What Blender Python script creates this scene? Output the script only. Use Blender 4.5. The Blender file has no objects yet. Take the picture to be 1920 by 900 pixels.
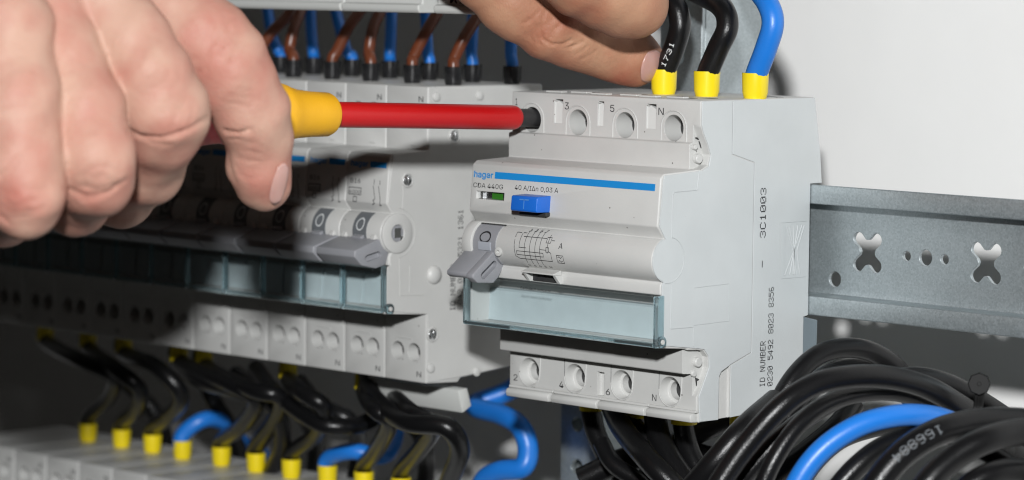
import bpy, bmesh, math, random
import numpy as np
from mathutils import Vector, Matrix
random.seed(7); rng = np.random.default_rng(7)
S = 0.001                      # everything is authored in millimetres
SC = bpy.context.scene
COL = SC.collection

# ------------------------------------------------------------------ camera
CM = np.array([[0.6938163480546622, 0.7200835897098916, 0.009924666372639866],
               [-0.0675248753310282, 0.051328708559542004, 0.9963963844219522],
               [-0.7169792649607246, 0.6919862625140227, -0.08423625174622322]])
CC = np.array([573.7585761286433, -664.2159541881156, 34.95646604576291])
CF = 6155.109379340292
cd = bpy.data.cameras.new('camera'); cam = bpy.data.objects.new('camera', cd); COL.objects.link(cam)
cd.sensor_width = 36; cd.lens = CF / 1920 * 36
cd.clip_start = 0.05; cd.clip_end = 20
r_, u_, f_ = CM
cam.matrix_world = Matrix(((r_[0], u_[0], -f_[0], CC[0]*S), (r_[1], u_[1], -f_[1], CC[1]*S), (r_[2], u_[2], -f_[2], CC[2]*S), (0, 0, 0, 1)))
cd.dof.use_dof = True; cd.dof.focus_distance = 0.858; cd.dof.aperture_fstop = 14.5
SC.camera = cam
# ------------------------------------------------------------------ light: a dim room and one flash above the lens
w = bpy.data.worlds.new("World"); SC.world = w; w.use_nodes = True
w.node_tree.nodes['Background'].inputs[0].default_value = (1.0, 0.96, 0.90, 1)
w.node_tree.nodes['Background'].inputs[1].default_value = 0.012
fl = bpy.data.lights.new('flash', 'POINT'); fl.energy = 39.5; fl.shadow_soft_size = 0.021; fl.color = (0.985, 0.995, 1.0)
flo = bpy.data.objects.new('flash', fl); COL.objects.link(flo); flo.location = (0.556, -0.676, 0.190)
SC.view_settings.view_transform = 'Standard'; SC.view_settings.look = 'None'
SC.view_settings.exposure = 0; SC.view_settings.gamma = 1
SC.cycles.use_denoising = True
SC.cycles.filter_width = 1.1; SC.cycles.max_bounces = 8; SC.cycles.transparent_max_bounces = 12; SC.cycles.sample_clamp_indirect = 4

# ------------------------------------------------------------------ helpers
def at(px, py, Z):
    q = CM.T @ np.array([(px-960)/CF*Z, -(py-450)/CF*Z, Z]); return CC + q
def ond(px, py, d):            # point in front of the mounting plane by d mm
    v = CM.T @ np.array([(px-960)/CF, -(py-450)/CF, 1.0]); t = (-d-CC[1])/v[1]; return CC + t*v
def pix(P):
    q = (np.asarray(P)-CC) @ CM.T; return 960+CF*q[..., 0]/q[..., 2], 450-CF*q[..., 1]/q[..., 2]

def node(nt, t, **k):
    n = nt.nodes.new(t)
    for a, b in k.items(): setattr(n, a, b)
    return n
def mat(name, col, rough=0.5, metal=0.0, bump=0.0, bscale=3000, bevel=0.0, var=0.0, vscale=60, spec=0.5, sss=0.0, coat=0.0, speck=0):
    m = bpy.data.materials.new(name); m.use_nodes = True; nt = m.node_tree; b = nt.nodes['Principled BSDF']
    b.inputs['Base Color'].default_value = (*col, 1); b.inputs['Roughness'].default_value = rough
    b.inputs['Metallic'].default_value = metal; b.inputs['Specular IOR Level'].default_value = spec
    b.inputs['Coat Weight'].default_value = coat; b.inputs['Coat Roughness'].default_value = 0.2
    tc = node(nt, 'ShaderNodeTexCoord')
    if var:
        n = node(nt, 'ShaderNodeTexNoise'); n.inputs['Scale'].default_value = vscale; n.inputs['Detail'].default_value = 6
        nt.links.new(tc.outputs['Object'], n.inputs['Vector'])
        mr = node(nt, 'ShaderNodeMapRange'); mr.inputs[1].default_value = .3; mr.inputs[2].default_value = .7
        mr.inputs[3].default_value = 1-var; mr.inputs[4].default_value = 1+var
        nt.links.new(n.outputs['Fac'], mr.inputs[0])
        mx = node(nt, 'ShaderNodeVectorMath', operation='SCALE'); mx.inputs[0].default_value = col
        nt.links.new(mr.outputs[0], mx.inputs['Scale']); nt.links.new(mx.outputs[0], b.inputs['Base Color'])
    if speck:
        vo = node(nt, 'ShaderNodeTexVoronoi'); vo.inputs['Scale'].default_value = 330; nt.links.new(tc.outputs['Object'], vo.inputs['Vector'])
        lt = node(nt, 'ShaderNodeMapRange'); lt.inputs[1].default_value = .05; lt.inputs[2].default_value = .09; lt.inputs[3].default_value = 1; lt.inputs[4].default_value = 0; nt.links.new(vo.outputs['Distance'], lt.inputs[0])
        sp = node(nt, 'ShaderNodeSeparateColor'); nt.links.new(vo.outputs['Color'], sp.inputs[0])
        gt = node(nt, 'ShaderNodeMath', operation='GREATER_THAN'); gt.inputs[1].default_value = .72; nt.links.new(sp.outputs[0], gt.inputs[0])
        ml = node(nt, 'ShaderNodeMath', operation='MULTIPLY'); nt.links.new(lt.outputs[0], ml.inputs[0]); nt.links.new(gt.outputs[0], ml.inputs[1])
        mm = node(nt, 'ShaderNodeMix', data_type='RGBA'); nt.links.new(ml.outputs[0], mm.inputs[0]); mm.inputs[7].default_value = (.12, .11, .10, 1)
        nt.links.new(mx.outputs[0], mm.inputs[6]); nt.links.new(mm.outputs[2], b.inputs['Base Color'])
    last = None
    if bevel:
        bv = node(nt, 'ShaderNodeBevel'); bv.samples = 4; bv.inputs['Radius'].default_value = bevel*S; last = bv.outputs[0]
    if bump:
        n = node(nt, 'ShaderNodeTexNoise'); n.inputs['Scale'].default_value = bscale; n.inputs['Detail'].default_value = 3
        nt.links.new(tc.outputs['Object'], n.inputs['Vector'])
        bp = node(nt, 'ShaderNodeBump'); bp.inputs['Strength'].default_value = bump; bp.inputs['Distance'].default_value = 0.0002
        nt.links.new(n.outputs['Fac'], bp.inputs['Height'])
        if last: nt.links.new(last, bp.inputs['Normal'])
        last = bp.outputs[0]
    if last: nt.links.new(last, b.inputs['Normal'])
    if sss:
        b.inputs['Subsurface Weight'].default_value = sss; b.inputs['Subsurface Scale'].default_value = 0.004
        b.inputs['Subsurface Radius'].default_value = (1.0, 0.35, 0.2)
    return m

M = {}
M['plastic'] = mat('light grey moulded plastic', (0.535, 0.535, 0.52), 0.42, bump=.12, bscale=1800, bevel=.22, var=.035, vscale=90, speck=1)
M['plastic_side'] = mat('grey plastic with cool side light', (0.52, 0.545, 0.55), 0.42, bump=.12, bscale=1800, bevel=.2, var=.035, vscale=70, speck=1)  # copy of the body plastic with the side's cool light put into its colour
M['lever'] = mat('mid grey plastic', (0.275, 0.28, 0.30), 0.45, bump=.15, bscale=1800, bevel=.25)
M['lever_dark'] = mat('dark grey plastic', (0.13, 0.14, 0.15), 0.45, bevel=.2)
M['blue_print'] = mat('blue print', (0.010, 0.235, 0.60), 0.5)
M['black_print'] = mat('black print', (0.02, 0.02, 0.022), 0.5)
M['grey_print'] = mat('grey print', (0.028, 0.028, 0.03), 0.5)
M['white_print'] = mat('white print', (0.6, 0.62, 0.62), 0.5)
M['button'] = mat('blue plastic', (0.012, 0.135, 0.58), 0.35, bevel=.3, bump=.1)
M['hole'] = mat('dark inner plastic and painted shade', (0.03, 0.03, 0.03), 0.6)  # dark plastic, also used for black pieces that stand in for shade
M['green'] = mat('green flag', (0.03, 0.16, 0.015), 0.4)
M['silver'] = mat('bright metal', (0.75, 0.76, 0.77), 0.25, metal=1.0, bevel=.1)
M['paper'] = mat('pale label card', (0.50, 0.57, 0.585), 0.6, bump=.1, var=.04, vscale=200)
M['ferrule'] = mat('yellow ferrule plastic', (0.80, 0.62, 0.01), 0.32, bevel=.2, sss=.0, var=.03)
M['black_ferrule'] = mat('black ferrule plastic', (0.012, 0.012, 0.013), 0.25)
M['black_wire'] = mat('black cable sheath', (0.006, 0.006, 0.0065), 0.29, bump=.35, bscale=2600, spec=.36)
M['tie'] = mat('black tie plastic', (0.005, 0.005, 0.005), .5, spec=.12)
M['blue_wire'] = mat('blue cable sheath', (0.012, 0.17, 0.60), 0.38, bump=.15, bscale=1500)
M['brown_wire'] = mat('brown cable sheath', (0.125, 0.034, 0.014), 0.33, bump=.1)
M['red'] = mat('red insulation', (0.50, 0.001, 0.003), 0.38, bump=.2, bscale=900)
M['red_handle'] = mat('red handle rubber', (0.42, 0.001, 0.006), 0.42, bump=.2)
M['yellow_handle'] = mat('yellow handle rubber', (0.78, 0.40, 0.006), 0.5, bump=.3, bscale=1100, var=.05)
M['tip'] = mat('blackened steel', (0.02, 0.02, 0.021), 0.5, metal=.0, bump=.5, bscale=900)
M['wall'] = mat('white painted sheet', (0.86, 0.855, 0.84), 0.5, bump=.08, bscale=300, var=.01)
M['foot'] = mat('blue grey plastic', (0.16, 0.20, 0.225), 0.45, bevel=.2)
M['nail'] = mat('fingernail', (0.52, 0.29, 0.25), 0.25, bump=.05, sss=.2)
M['old_plastic'] = mat('white moulded plastic', (0.55, 0.56, 0.54), 0.45, bevel=.2)

def steel_mat():
    m = mat('galvanised steel', (0.3, 0.34, 0.36), 0.42, metal=.72, bevel=.25)
    nt = m.node_tree; b = nt.nodes['Principled BSDF']
    tc = node(nt, 'ShaderNodeTexCoord'); v = node(nt, 'ShaderNodeTexVoronoi'); v.inputs['Scale'].default_value = 2200
    n = node(nt, 'ShaderNodeTexNoise'); n.inputs['Scale'].default_value = 60; n.inputs['Detail'].default_value = 8
    nt.links.new(tc.outputs['Object'], v.inputs['Vector']); nt.links.new(tc.outputs['Object'], n.inputs['Vector'])
    mx = node(nt, 'ShaderNodeMix', data_type='RGBA'); mx.inputs[0].default_value = .5
    nt.links.new(v.outputs['Color'], mx.inputs[6]); nt.links.new(n.outputs['Color'], mx.inputs[7])
    bw = node(nt, 'ShaderNodeRGBToBW'); nt.links.new(mx.outputs[2], bw.inputs[0])
    cr = node(nt, 'ShaderNodeValToRGB'); e = cr.color_ramp.elements
    e[0].position = .2; e[0].color = (0.33, 0.375, 0.39, 1); e[1].position = .8; e[1].color = (0.49, 0.54, 0.56, 1)
    nt.links.new(bw.outputs[0], cr.inputs[0]); nt.links.new(cr.outputs[0], b.inputs['Base Color'])
    mr = node(nt, 'ShaderNodeMapRange'); mr.inputs[3].default_value = .36; mr.inputs[4].default_value = .5
    nt.links.new(bw.outputs[0], mr.inputs[0]); nt.links.new(mr.outputs[0], b.inputs['Roughness'])
    return m
M['steel'] = steel_mat()

def clear_mat(name, tint, fres=.045, rough=.05, edge=None):
    m = bpy.data.materials.new(name); m.use_nodes = True; nt = m.node_tree
    nt.nodes.remove(nt.nodes['Principled BSDF']); out = nt.nodes['Material Output']
    t = node(nt, 'ShaderNodeBsdfTransparent'); t.inputs[0].default_value = (*tint, 1)
    g = node(nt, 'ShaderNodeBsdfGlossy'); g.inputs['Roughness'].default_value = rough
    lw = node(nt, 'ShaderNodeLayerWeight'); lw.inputs[0].default_value = .5
    pw = node(nt, 'ShaderNodeMath', operation='POWER'); pw.inputs[1].default_value = 4.5; nt.links.new(lw.outputs['Facing'], pw.inputs[0])
    fr = node(nt, 'ShaderNodeMath', operation='MULTIPLY_ADD'); fr.inputs[1].default_value = .7; fr.inputs[2].default_value = fres; nt.links.new(pw.outputs[0], fr.inputs[0])
    mx = node(nt, 'ShaderNodeMixShader'); nt.links.new(fr.outputs[0], mx.inputs[0]); nt.links.new(t.outputs[0], mx.inputs[1]); nt.links.new(g.outputs[0], mx.inputs[2])
    nt.links.new(mx.outputs[0], out.inputs[0]); return m
M['clear'] = clear_mat('clear tinted cover', (0.975, 0.992, 0.996))
M['clear_edge'] = mat('clear moulded rim', (0.72, 0.90, 0.95), .06, spec=.6)
M['clear_edge'].node_tree.nodes['Principled BSDF'].inputs['Transmission Weight'].default_value = .93
M['clear_edge'].node_tree.nodes['Principled BSDF'].inputs['IOR'].default_value = 1.42

def new_mesh(name, V, F, m=None, smooth=False):
    me = bpy.data.meshes.new(name); me.from_pydata([tuple(v) for v in V], [], F); me.update()
    if m is not None: me.materials.append(m)
    if smooth: me.polygons.foreach_set('use_smooth', [True]*len(me.polygons))
    return me
def link(name, me, parent=None, origin=(0, 0, 0)):
    o = bpy.data.objects.new(name, me); COL.objects.link(o)
    if parent: o.parent = parent
    return o
def thing(name, label, cat, loc, group=None):
    o = bpy.data.objects.new(name, None); COL.objects.link(o); o.empty_display_size = .01
    o.location = (loc[0]*S, loc[1]*S, loc[2]*S); o['label'] = label; o['category'] = cat; o['mm'] = [float(a) for a in loc]
    if group: o['group'] = group
    return o
def org(p):
    while p.parent: p = p.parent
    return np.array(p['mm'])
class MB:
    """collects geometry in millimetres (x, y, z with y pointing into the cabinet)"""
    def __init__(s): s.V = []; s.F = []
    def add(s, V, F):
        n = len(s.V); s.V += [tuple(map(float, v)) for v in V]; s.F += [tuple(i+n for i in f) for f in F]; return s
    def box(s, x0, x1, d0, d1, z0, z1):
        V = [(x, -d, z) for x in (x0, x1) for d in (d1, d0) for z in (z0, z1)]
        return s.add(V, [(0, 1, 3, 2), (4, 6, 7, 5), (0, 4, 5, 1), (2, 3, 7, 6), (0, 2, 6, 4), (1, 5, 7, 3)])
    def prism(s, prof, x0, x1):          # prof: (d, z) list
        a = sum(prof[i][0]*prof[(i+1) % len(prof)][1]-prof[(i+1) % len(prof)][0]*prof[i][1] for i in range(len(prof)))
        if a < 0: prof = prof[::-1]
        n = len(prof); V = [(x0, -d, z) for d, z in prof]+[(x1, -d, z) for d, z in prof]
        F = [tuple(range(n)), tuple(range(2*n-1, n-1, -1))]+[(i, i+n, (i+1) % n+n, (i+1) % n) for i in range(n)]
        return s.add(V, F)
    def front(s, poly, d0, d1):          # poly: (x, z) list extruded towards the viewer
        a = sum(poly[i][0]*poly[(i+1) % len(poly)][1]-poly[(i+1) % len(poly)][0]*poly[i][1] for i in range(len(poly)))
        if a < 0: poly = poly[::-1]
        n = len(poly); V = [(x, -d1, z) for x, z in poly]+[(x, -d0, z) for x, z in poly]
        return s.add(V, [tuple(range(n)), tuple(range(2*n-1, n-1, -1))]+[(i, i+n, (i+1) % n+n, (i+1) % n) for i in range(n)])
    def lathe(s, c, axis, prof, n=24):   # prof: (t along axis, radius)
        c = np.array(c, float); a = np.array(axis, float); a /= np.linalg.norm(a)
        e = np.cross(a, [0, 0, 1.] if abs(a[2]) < .9 else [1., 0, 0]); e /= np.linalg.norm(e); g = np.cross(a, e)
        V = []; F = []
        for t, r in prof:
            for k in range(n):
                q = 2*math.pi*k/n; V.append(c+a*t+r*(math.cos(q)*e+math.sin(q)*g))
        for i in range(len(prof)-1):
            for k in range(n):
                F.append((i*n+k, i*n+(k+1) % n, (i+1)*n+(k+1) % n, (i+1)*n+k))
        F.append(tuple(range(n-1, -1, -1))); F.append(tuple(range((len(prof)-1)*n, len(prof)*n)))
        return s.add(V, F)
    def tube(s, P, r, n=10, r2=None):
        P = np.array(P, float); N = len(P); T = np.gradient(P, axis=0); T /= np.linalg.norm(T, axis=1)[:, None]+1e-12
        up = np.array([0, 0, 1.]) if abs(T[0][2]) < .9 else np.array([1., 0, 0]); e = np.cross(T[0], up); V = []
        R = np.full(N, r) if np.isscalar(r) else np.asarray(r)
        for i in range(N):
            e = e-T[i]*e.dot(T[i]); e /= np.linalg.norm(e); g = np.cross(T[i], e)
            for k in range(n):
                q = 2*math.pi*k/n; V.append(P[i]+R[i]*(math.cos(q)*e+math.sin(q)*g))
        F = [(i*n+k, i*n+(k+1) % n, (i+1)*n+(k+1) % n, (i+1)*n+k) for i in range(N-1) for k in range(n)]
        F.append(tuple(range(n-1, -1, -1))); F.append(tuple(range((N-1)*n, N*n)))
        return s.add(V, F)
    def mesh(s, name, m, o=np.zeros(3), smooth=False):
        me = new_mesh(name, (np.array(s.V)-o)*S, s.F, m, smooth)
        return me
    def build(s, name, m, parent, smooth=False, bevel=0, label=None, seg=2, fix=True):
        me = s.mesh(name, m, org(parent), smooth)
        if fix:
            bm = bmesh.new(); bm.from_mesh(me); bmesh.ops.recalc_face_normals(bm, faces=bm.faces); bm.to_mesh(me); bm.free()
        if bevel:
            t = bpy.data.objects.new('t', me); COL.objects.link(t); bv = t.modifiers.new('b', 'BEVEL'); bv.width = bevel*S; bv.segments = seg
            bv.limit_method = 'ANGLE'; bv.angle_limit = math.radians(30); bv.use_clamp_overlap = True
            me = bake(t)
        if smooth: shade_auto(me)
        o = link(name, me, parent)
        if label: o['label'] = label
        return o
def shade_auto(me, ang=35):
    me.polygons.foreach_set('use_smooth', [True]*len(me.polygons)); me.update()
    bm = bmesh.new(); bm.from_mesh(me)
    for e in bm.edges: e.smooth = not (len(e.link_faces) == 2 and e.calc_face_angle(0) > math.radians(ang))
    bm.to_mesh(me); bm.free()
def bake(t):
    dg = bpy.context.evaluated_depsgraph_get(); dg.update()
    me = bpy.data.meshes.new_from_object(t.evaluated_get(dg)); bpy.data.objects.remove(t); return me
def carve(base, cuts, m, o, bevel=.35):
    """body mesh minus the cutters"""
    me = base.mesh('b', m, o); bm = bmesh.new(); bm.from_mesh(me); bmesh.ops.recalc_face_normals(bm, faces=bm.faces); bm.to_mesh(me); bm.free()
    t = bpy.data.objects.new('t', me); COL.objects.link(t)
    if bevel:
        bv = t.modifiers.new('v', 'BEVEL'); bv.width = bevel*S; bv.segments = 3; bv.limit_method = 'ANGLE'; bv.angle_limit = math.radians(28)
    tmp = []
    for k, c in enumerate(cuts):
        cm = c.mesh('c', m, o); bm = bmesh.new(); bm.from_mesh(cm); bmesh.ops.recalc_face_normals(bm, faces=bm.faces); bm.to_mesh(cm); bm.free()
        co = bpy.data.objects.new('c', cm); COL.objects.link(co); tmp.append(co)
        bo = t.modifiers.new('o%d' % k, 'BOOLEAN'); bo.operation = 'DIFFERENCE'; bo.object = co; bo.solver = 'EXACT'
    me = bake(t)
    for c in tmp: bpy.data.objects.remove(c)
    while len(me.materials) > 1: me.materials.pop()
    shade_auto(me, 30); return me
def spline(P, n=8):
    P = [np.array(p, float) for p in P]; P = [2*P[0]-P[1]]+P+[2*P[-1]-P[-2]]; out = []
    for i in range(1, len(P)-2):
        for k in range(n):
            t = k/n; a, b, c, d = P[i-1:i+3]
            out.append(.5*((2*b)+(c-a)*t+(2*a-5*b+4*c-d)*t*t+(3*b-a-3*c+d)*t**3))
    out.append(P[-2]); return np.array(out)

# lettering ---------------------------------------------------------------
_fc = {}
import os
font = None
try:
    font = bpy.data.fonts.load(os.path.join(bpy.utils.resource_path('LOCAL'), 'datafiles', 'fonts', 'Inter.woff2'))   # ships with Blender
except Exception: pass
BOLD = {'hager': .02}
def glyphs(txt):
    if txt not in _fc:
        cu = bpy.data.curves.new('f', 'FONT'); cu.body = txt; cu.size = 1; cu.resolution_u = 3
        if font: cu.font = font
        cu.offset = BOLD.get(txt, 0)
        t = bpy.data.objects.new('f', cu); COL.objects.link(t); me = bake(t)
        V = np.array([v.co[:] for v in me.vertices]); F = [tuple(p.vertices) for p in me.polygons]; _fc[txt] = (V, F)
    return _fc[txt]
def text(txt, fit, m, parent, name='lettering', shear=0.0):
    """fit(u, v) -> world mm; u runs 0..1 along the word, v in cap heights"""
    V, F = glyphs(txt); w0, w1 = V[:, 0].min(), V[:, 0].max(); cap = .72
    P = [fit((x-w0)/(w1-w0)+shear*y, y/cap) for x, y, _ in V]
    me = new_mesh(name, (np.array(P)-org(parent))*S, F, m); return link(name, me, parent)
FONT = {'0': '01110 10001 10011 10101 11001 10001 01110', '1': '00100 01100 00100 00100 00100 00100 01110', '2': '01110 10001 00001 00110 01000 10000 11111',
 '3': '01110 10001 00001 00110 00001 10001 01110', '4': '00010 00110 01010 10010 11111 00010 00010', '5': '11111 10000 11110 00001 00001 10001 01110',
 '6': '01110 10000 10000 11110 10001 10001 01110', '7': '11111 00001 00010 00100 00100 01000 01000', '8': '01110 10001 10001 01110 10001 10001 01110',
 '9': '01110 10001 10001 01111 00001 00001 01110', 'C': '01110 10001 10000 10000 10000 10001 01110', 'I': '01110 00100 00100 00100 00100 00100 01110',
 'D': '11110 10001 10001 10001 10001 10001 11110', 'N': '10001 11001 10101 10101 10011 10001 10001', 'U': '10001 10001 10001 10001 10001 10001 01110',
 'M': '10001 11011 10101 10101 10001 10001 10001', 'B': '11110 10001 10001 11110 10001 10001 11110', 'E': '11111 10000 10000 11110 10000 10000 11111',
 'R': '11110 10001 10001 11110 10100 10010 10001', '-': '00000 00000 00000 11111 00000 00000 00000', ' ': '0 0 0 0 0 0 0', 'm': '00000 00000 11010 10101 10101 10101 10101'}
def dots(txt, fit, adv=6.0, dot=.92):
    """dot-matrix print; fit(u, v): u in dot columns from the start, v in rows from the base"""
    mb = MB()
    for i, ch in enumerate(txt):
        if ch == ' ': continue
        for r, row in enumerate(FONT[ch].split()):
            for c, on in enumerate(row):
                if on == '1':
                    u = i*adv+c; v = 6-r
                    mb.add([fit(u, v), fit(u+dot, v), fit(u+dot, v+dot), fit(u, v+dot)], [(0, 1, 2, 3)])
    return mb
def strokes(lines, fit, wd):
    mb = MB()
    for L in lines:
        for a, b in zip(L[:-1], L[1:]):
            a = np.array(a, float); b = np.array(b, float); t = b-a; ln = np.linalg.norm(t)
            if ln < 1e-6: continue
            t /= ln; nrm = np.array([-t[1], t[0]])*wd/2; k = max(1, int(ln/.7)); a = a-t*wd*.3; b = b+t*wd*.3
            for j in range(k):
                p = a+(b-a)*j/k; q = a+(b-a)*(j+1)/k
                mb.add([fit(*(p-nrm)), fit(*(q-nrm)), fit(*(q+nrm)), fit(*(p+nrm))], [(0, 1, 2, 3)])
    return mb

# ------------------------------------------------------------------ the setting: cabinet back wall
mb = MB(); mb.box(-900, 900, -74, -71, -600, 600)
wl = link('wall', mb.mesh('wall', M['wall'])); wl['kind'] = 'structure'; wl['label'] = 'white painted back panel of the cabinet'

# ------------------------------------------------------------------ the mounting rail with punched holes
ZR = -23.25
def rail():
    t = thing('mounting_rail', 'galvanised steel mounting rail with clover shaped and round holes beside the large breaker', 'rail', (0, 0, -40.75))
    L0, L1 = -330, 130; th = 1.0
    z0, z1 = ZR, ZR-35
    prof = [(0, z0), (0, z0-5.2), (-7.5+th, z0-5.2), (-7.5+th, z1+5.2), (0, z1+5.2), (0, z1), (-th, z1), (-th, z1+5.2-th), (-7.5, z1+5.2-th), (-7.5, z0-5.2+th), (-th, z0-5.2+th), (-th, z0)]
    base = MB(); base.prism(prof, L0, L1); c = MB(); zc = -40.8
    def disc(x, z, r, n=20): return [(x+r*math.cos(2*math.pi*k/n), z+r*math.sin(2*math.pi*k/n)) for k in range(n)]
    def clover(x, z):
        pts = []
        for q in range(4):
            a = math.pi/4+q*math.pi/2; cx, cz = math.copysign(3.05, math.cos(a)), math.copysign(3.45, math.sin(a))
            for k in range(-6, 7):
                b = a+k*math.radians(17); pts.append((x+cx+1.8*math.cos(b), z+cz+1.8*math.sin(b)))
            if q % 2: pts += [(x-2.75, z+.9), (x-2.45, z), (x-2.75, z-.9)] if q == 1 else [(x+2.75, z-.9), (x+2.45, z), (x+2.75, z+.9)]
            else: pts += [(x+.6, z+3.45), (x, z+3.3), (x-.6, z+3.45)] if q == 0 else [(x-.6, z-3.45), (x, z-3.3), (x+.6, z-3.45)]
        return pts
    for x in (-24.7, 14.7, 54.2, 93.6): c.front(clover(x, zc), -12, 0)
    for x in (34.4, 73.9):
        c.front(disc(x, zc, 2.15), -12, 0); c.front(disc(x-6.3, zc, 1.35), -12, 0); c.front(disc(x+6.3, zc, 1.35), -12, 0)
    c.front(disc(3.6, -48.8, 2.1), -12, 0)
    me = carve(base, [c], M['steel'], org(t), bevel=.45)
    link('rail_profile', me, t); return t
rail()
def post(name, label, x, z0, z1, d0=-9, step=12.5):
    t = thing('mounting_post', label, 'post', (x, -d0, z0), 'perforated posts behind the rail')
    b = MB(); wd = 16
    b.prism([(d0, z0), (d0, z1), (d0-1.5, z1), (d0-1.5, z0)], x-wd/2, x+wd/2)
    c = MB(); z = z0+6
    while z < z1-4:
        n = 16; c.front([(x-1+2.3*math.cos(2*math.pi*k/n), z+2.3*math.sin(2*math.pi*k/n)) for k in range(n)], d0-3, d0+2); z += step
    link('face_plate', carve(b, [c], M['steel'], org(t), bevel=.4), t)
    f = MB(); f.box(x+wd/2-1.5, x+wd/2, d0-26, d0-1.5, z0, z1); f.box(x-wd/2, x-wd/2+1.5, d0-26, d0-1.5, z0, z1)
    f.build('side_flange', M['steel'], t, bevel=.2)
post('p', 'perforated steel post rising above the large breaker behind its cables', -56.5, -22, 120)
post('p', 'perforated steel post below the large breaker in its shade', -94.5, -230, -60)

# ------------------------------------------------------------------ breaker profile (d, z)
CD, CZ, CR = 55.1, -40.45, 5.82
def arc(c, r, a0, a1, n=9): return [(c[0]+r*math.cos(math.radians(a0+(a1-a0)*k/n)), c[1]+r*math.sin(math.radians(a0+(a1-a0)*k/n))) for k in range(n+1)]
PROF = [(-1.2, 0), (43.4, 0), (43.4, -10.9), (44.7, -11.1), (44.7, -17.8), (56.6, -18.3), (58.0, -19.3), (59.1, -31.8), (56.4, -35.0)] + \
       arc((CD, CZ), CR, 68, -72, 12) + [(57.6, -46.7), (57.7, -49.4), (48.0, -49.9), (48.0, -61.6), (59.2, -62.1), (59.2, -62.9), (47.3, -63.9), (47.3, -70.6), (43.4, -70.9),
        (43.4, -80.4), (42.6, -80.7), (42.6, -83.6), (9, -82.5), (1.8, -76), (1.8, -58.5), (0.05, -58.3), (0.05, -23.2), (-4.7, -23.2), (-3.8, -15)]
def dstripe(z): return 58.0+1.1*(-19.3-z)/12.5
def dcyl(z): return CD+math.sqrt(max(CR**2-(z-CZ)**2, .01))

def ridge(mb, pts, r=.16, X=0.0, plane='x'):
    P = [(X, -a, b) if plane == 'x' else (a, -X, b) for a, b in pts]
    for a, b in zip(P[:-1], P[1:]): mb.tube([a, b], r, 6)

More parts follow.
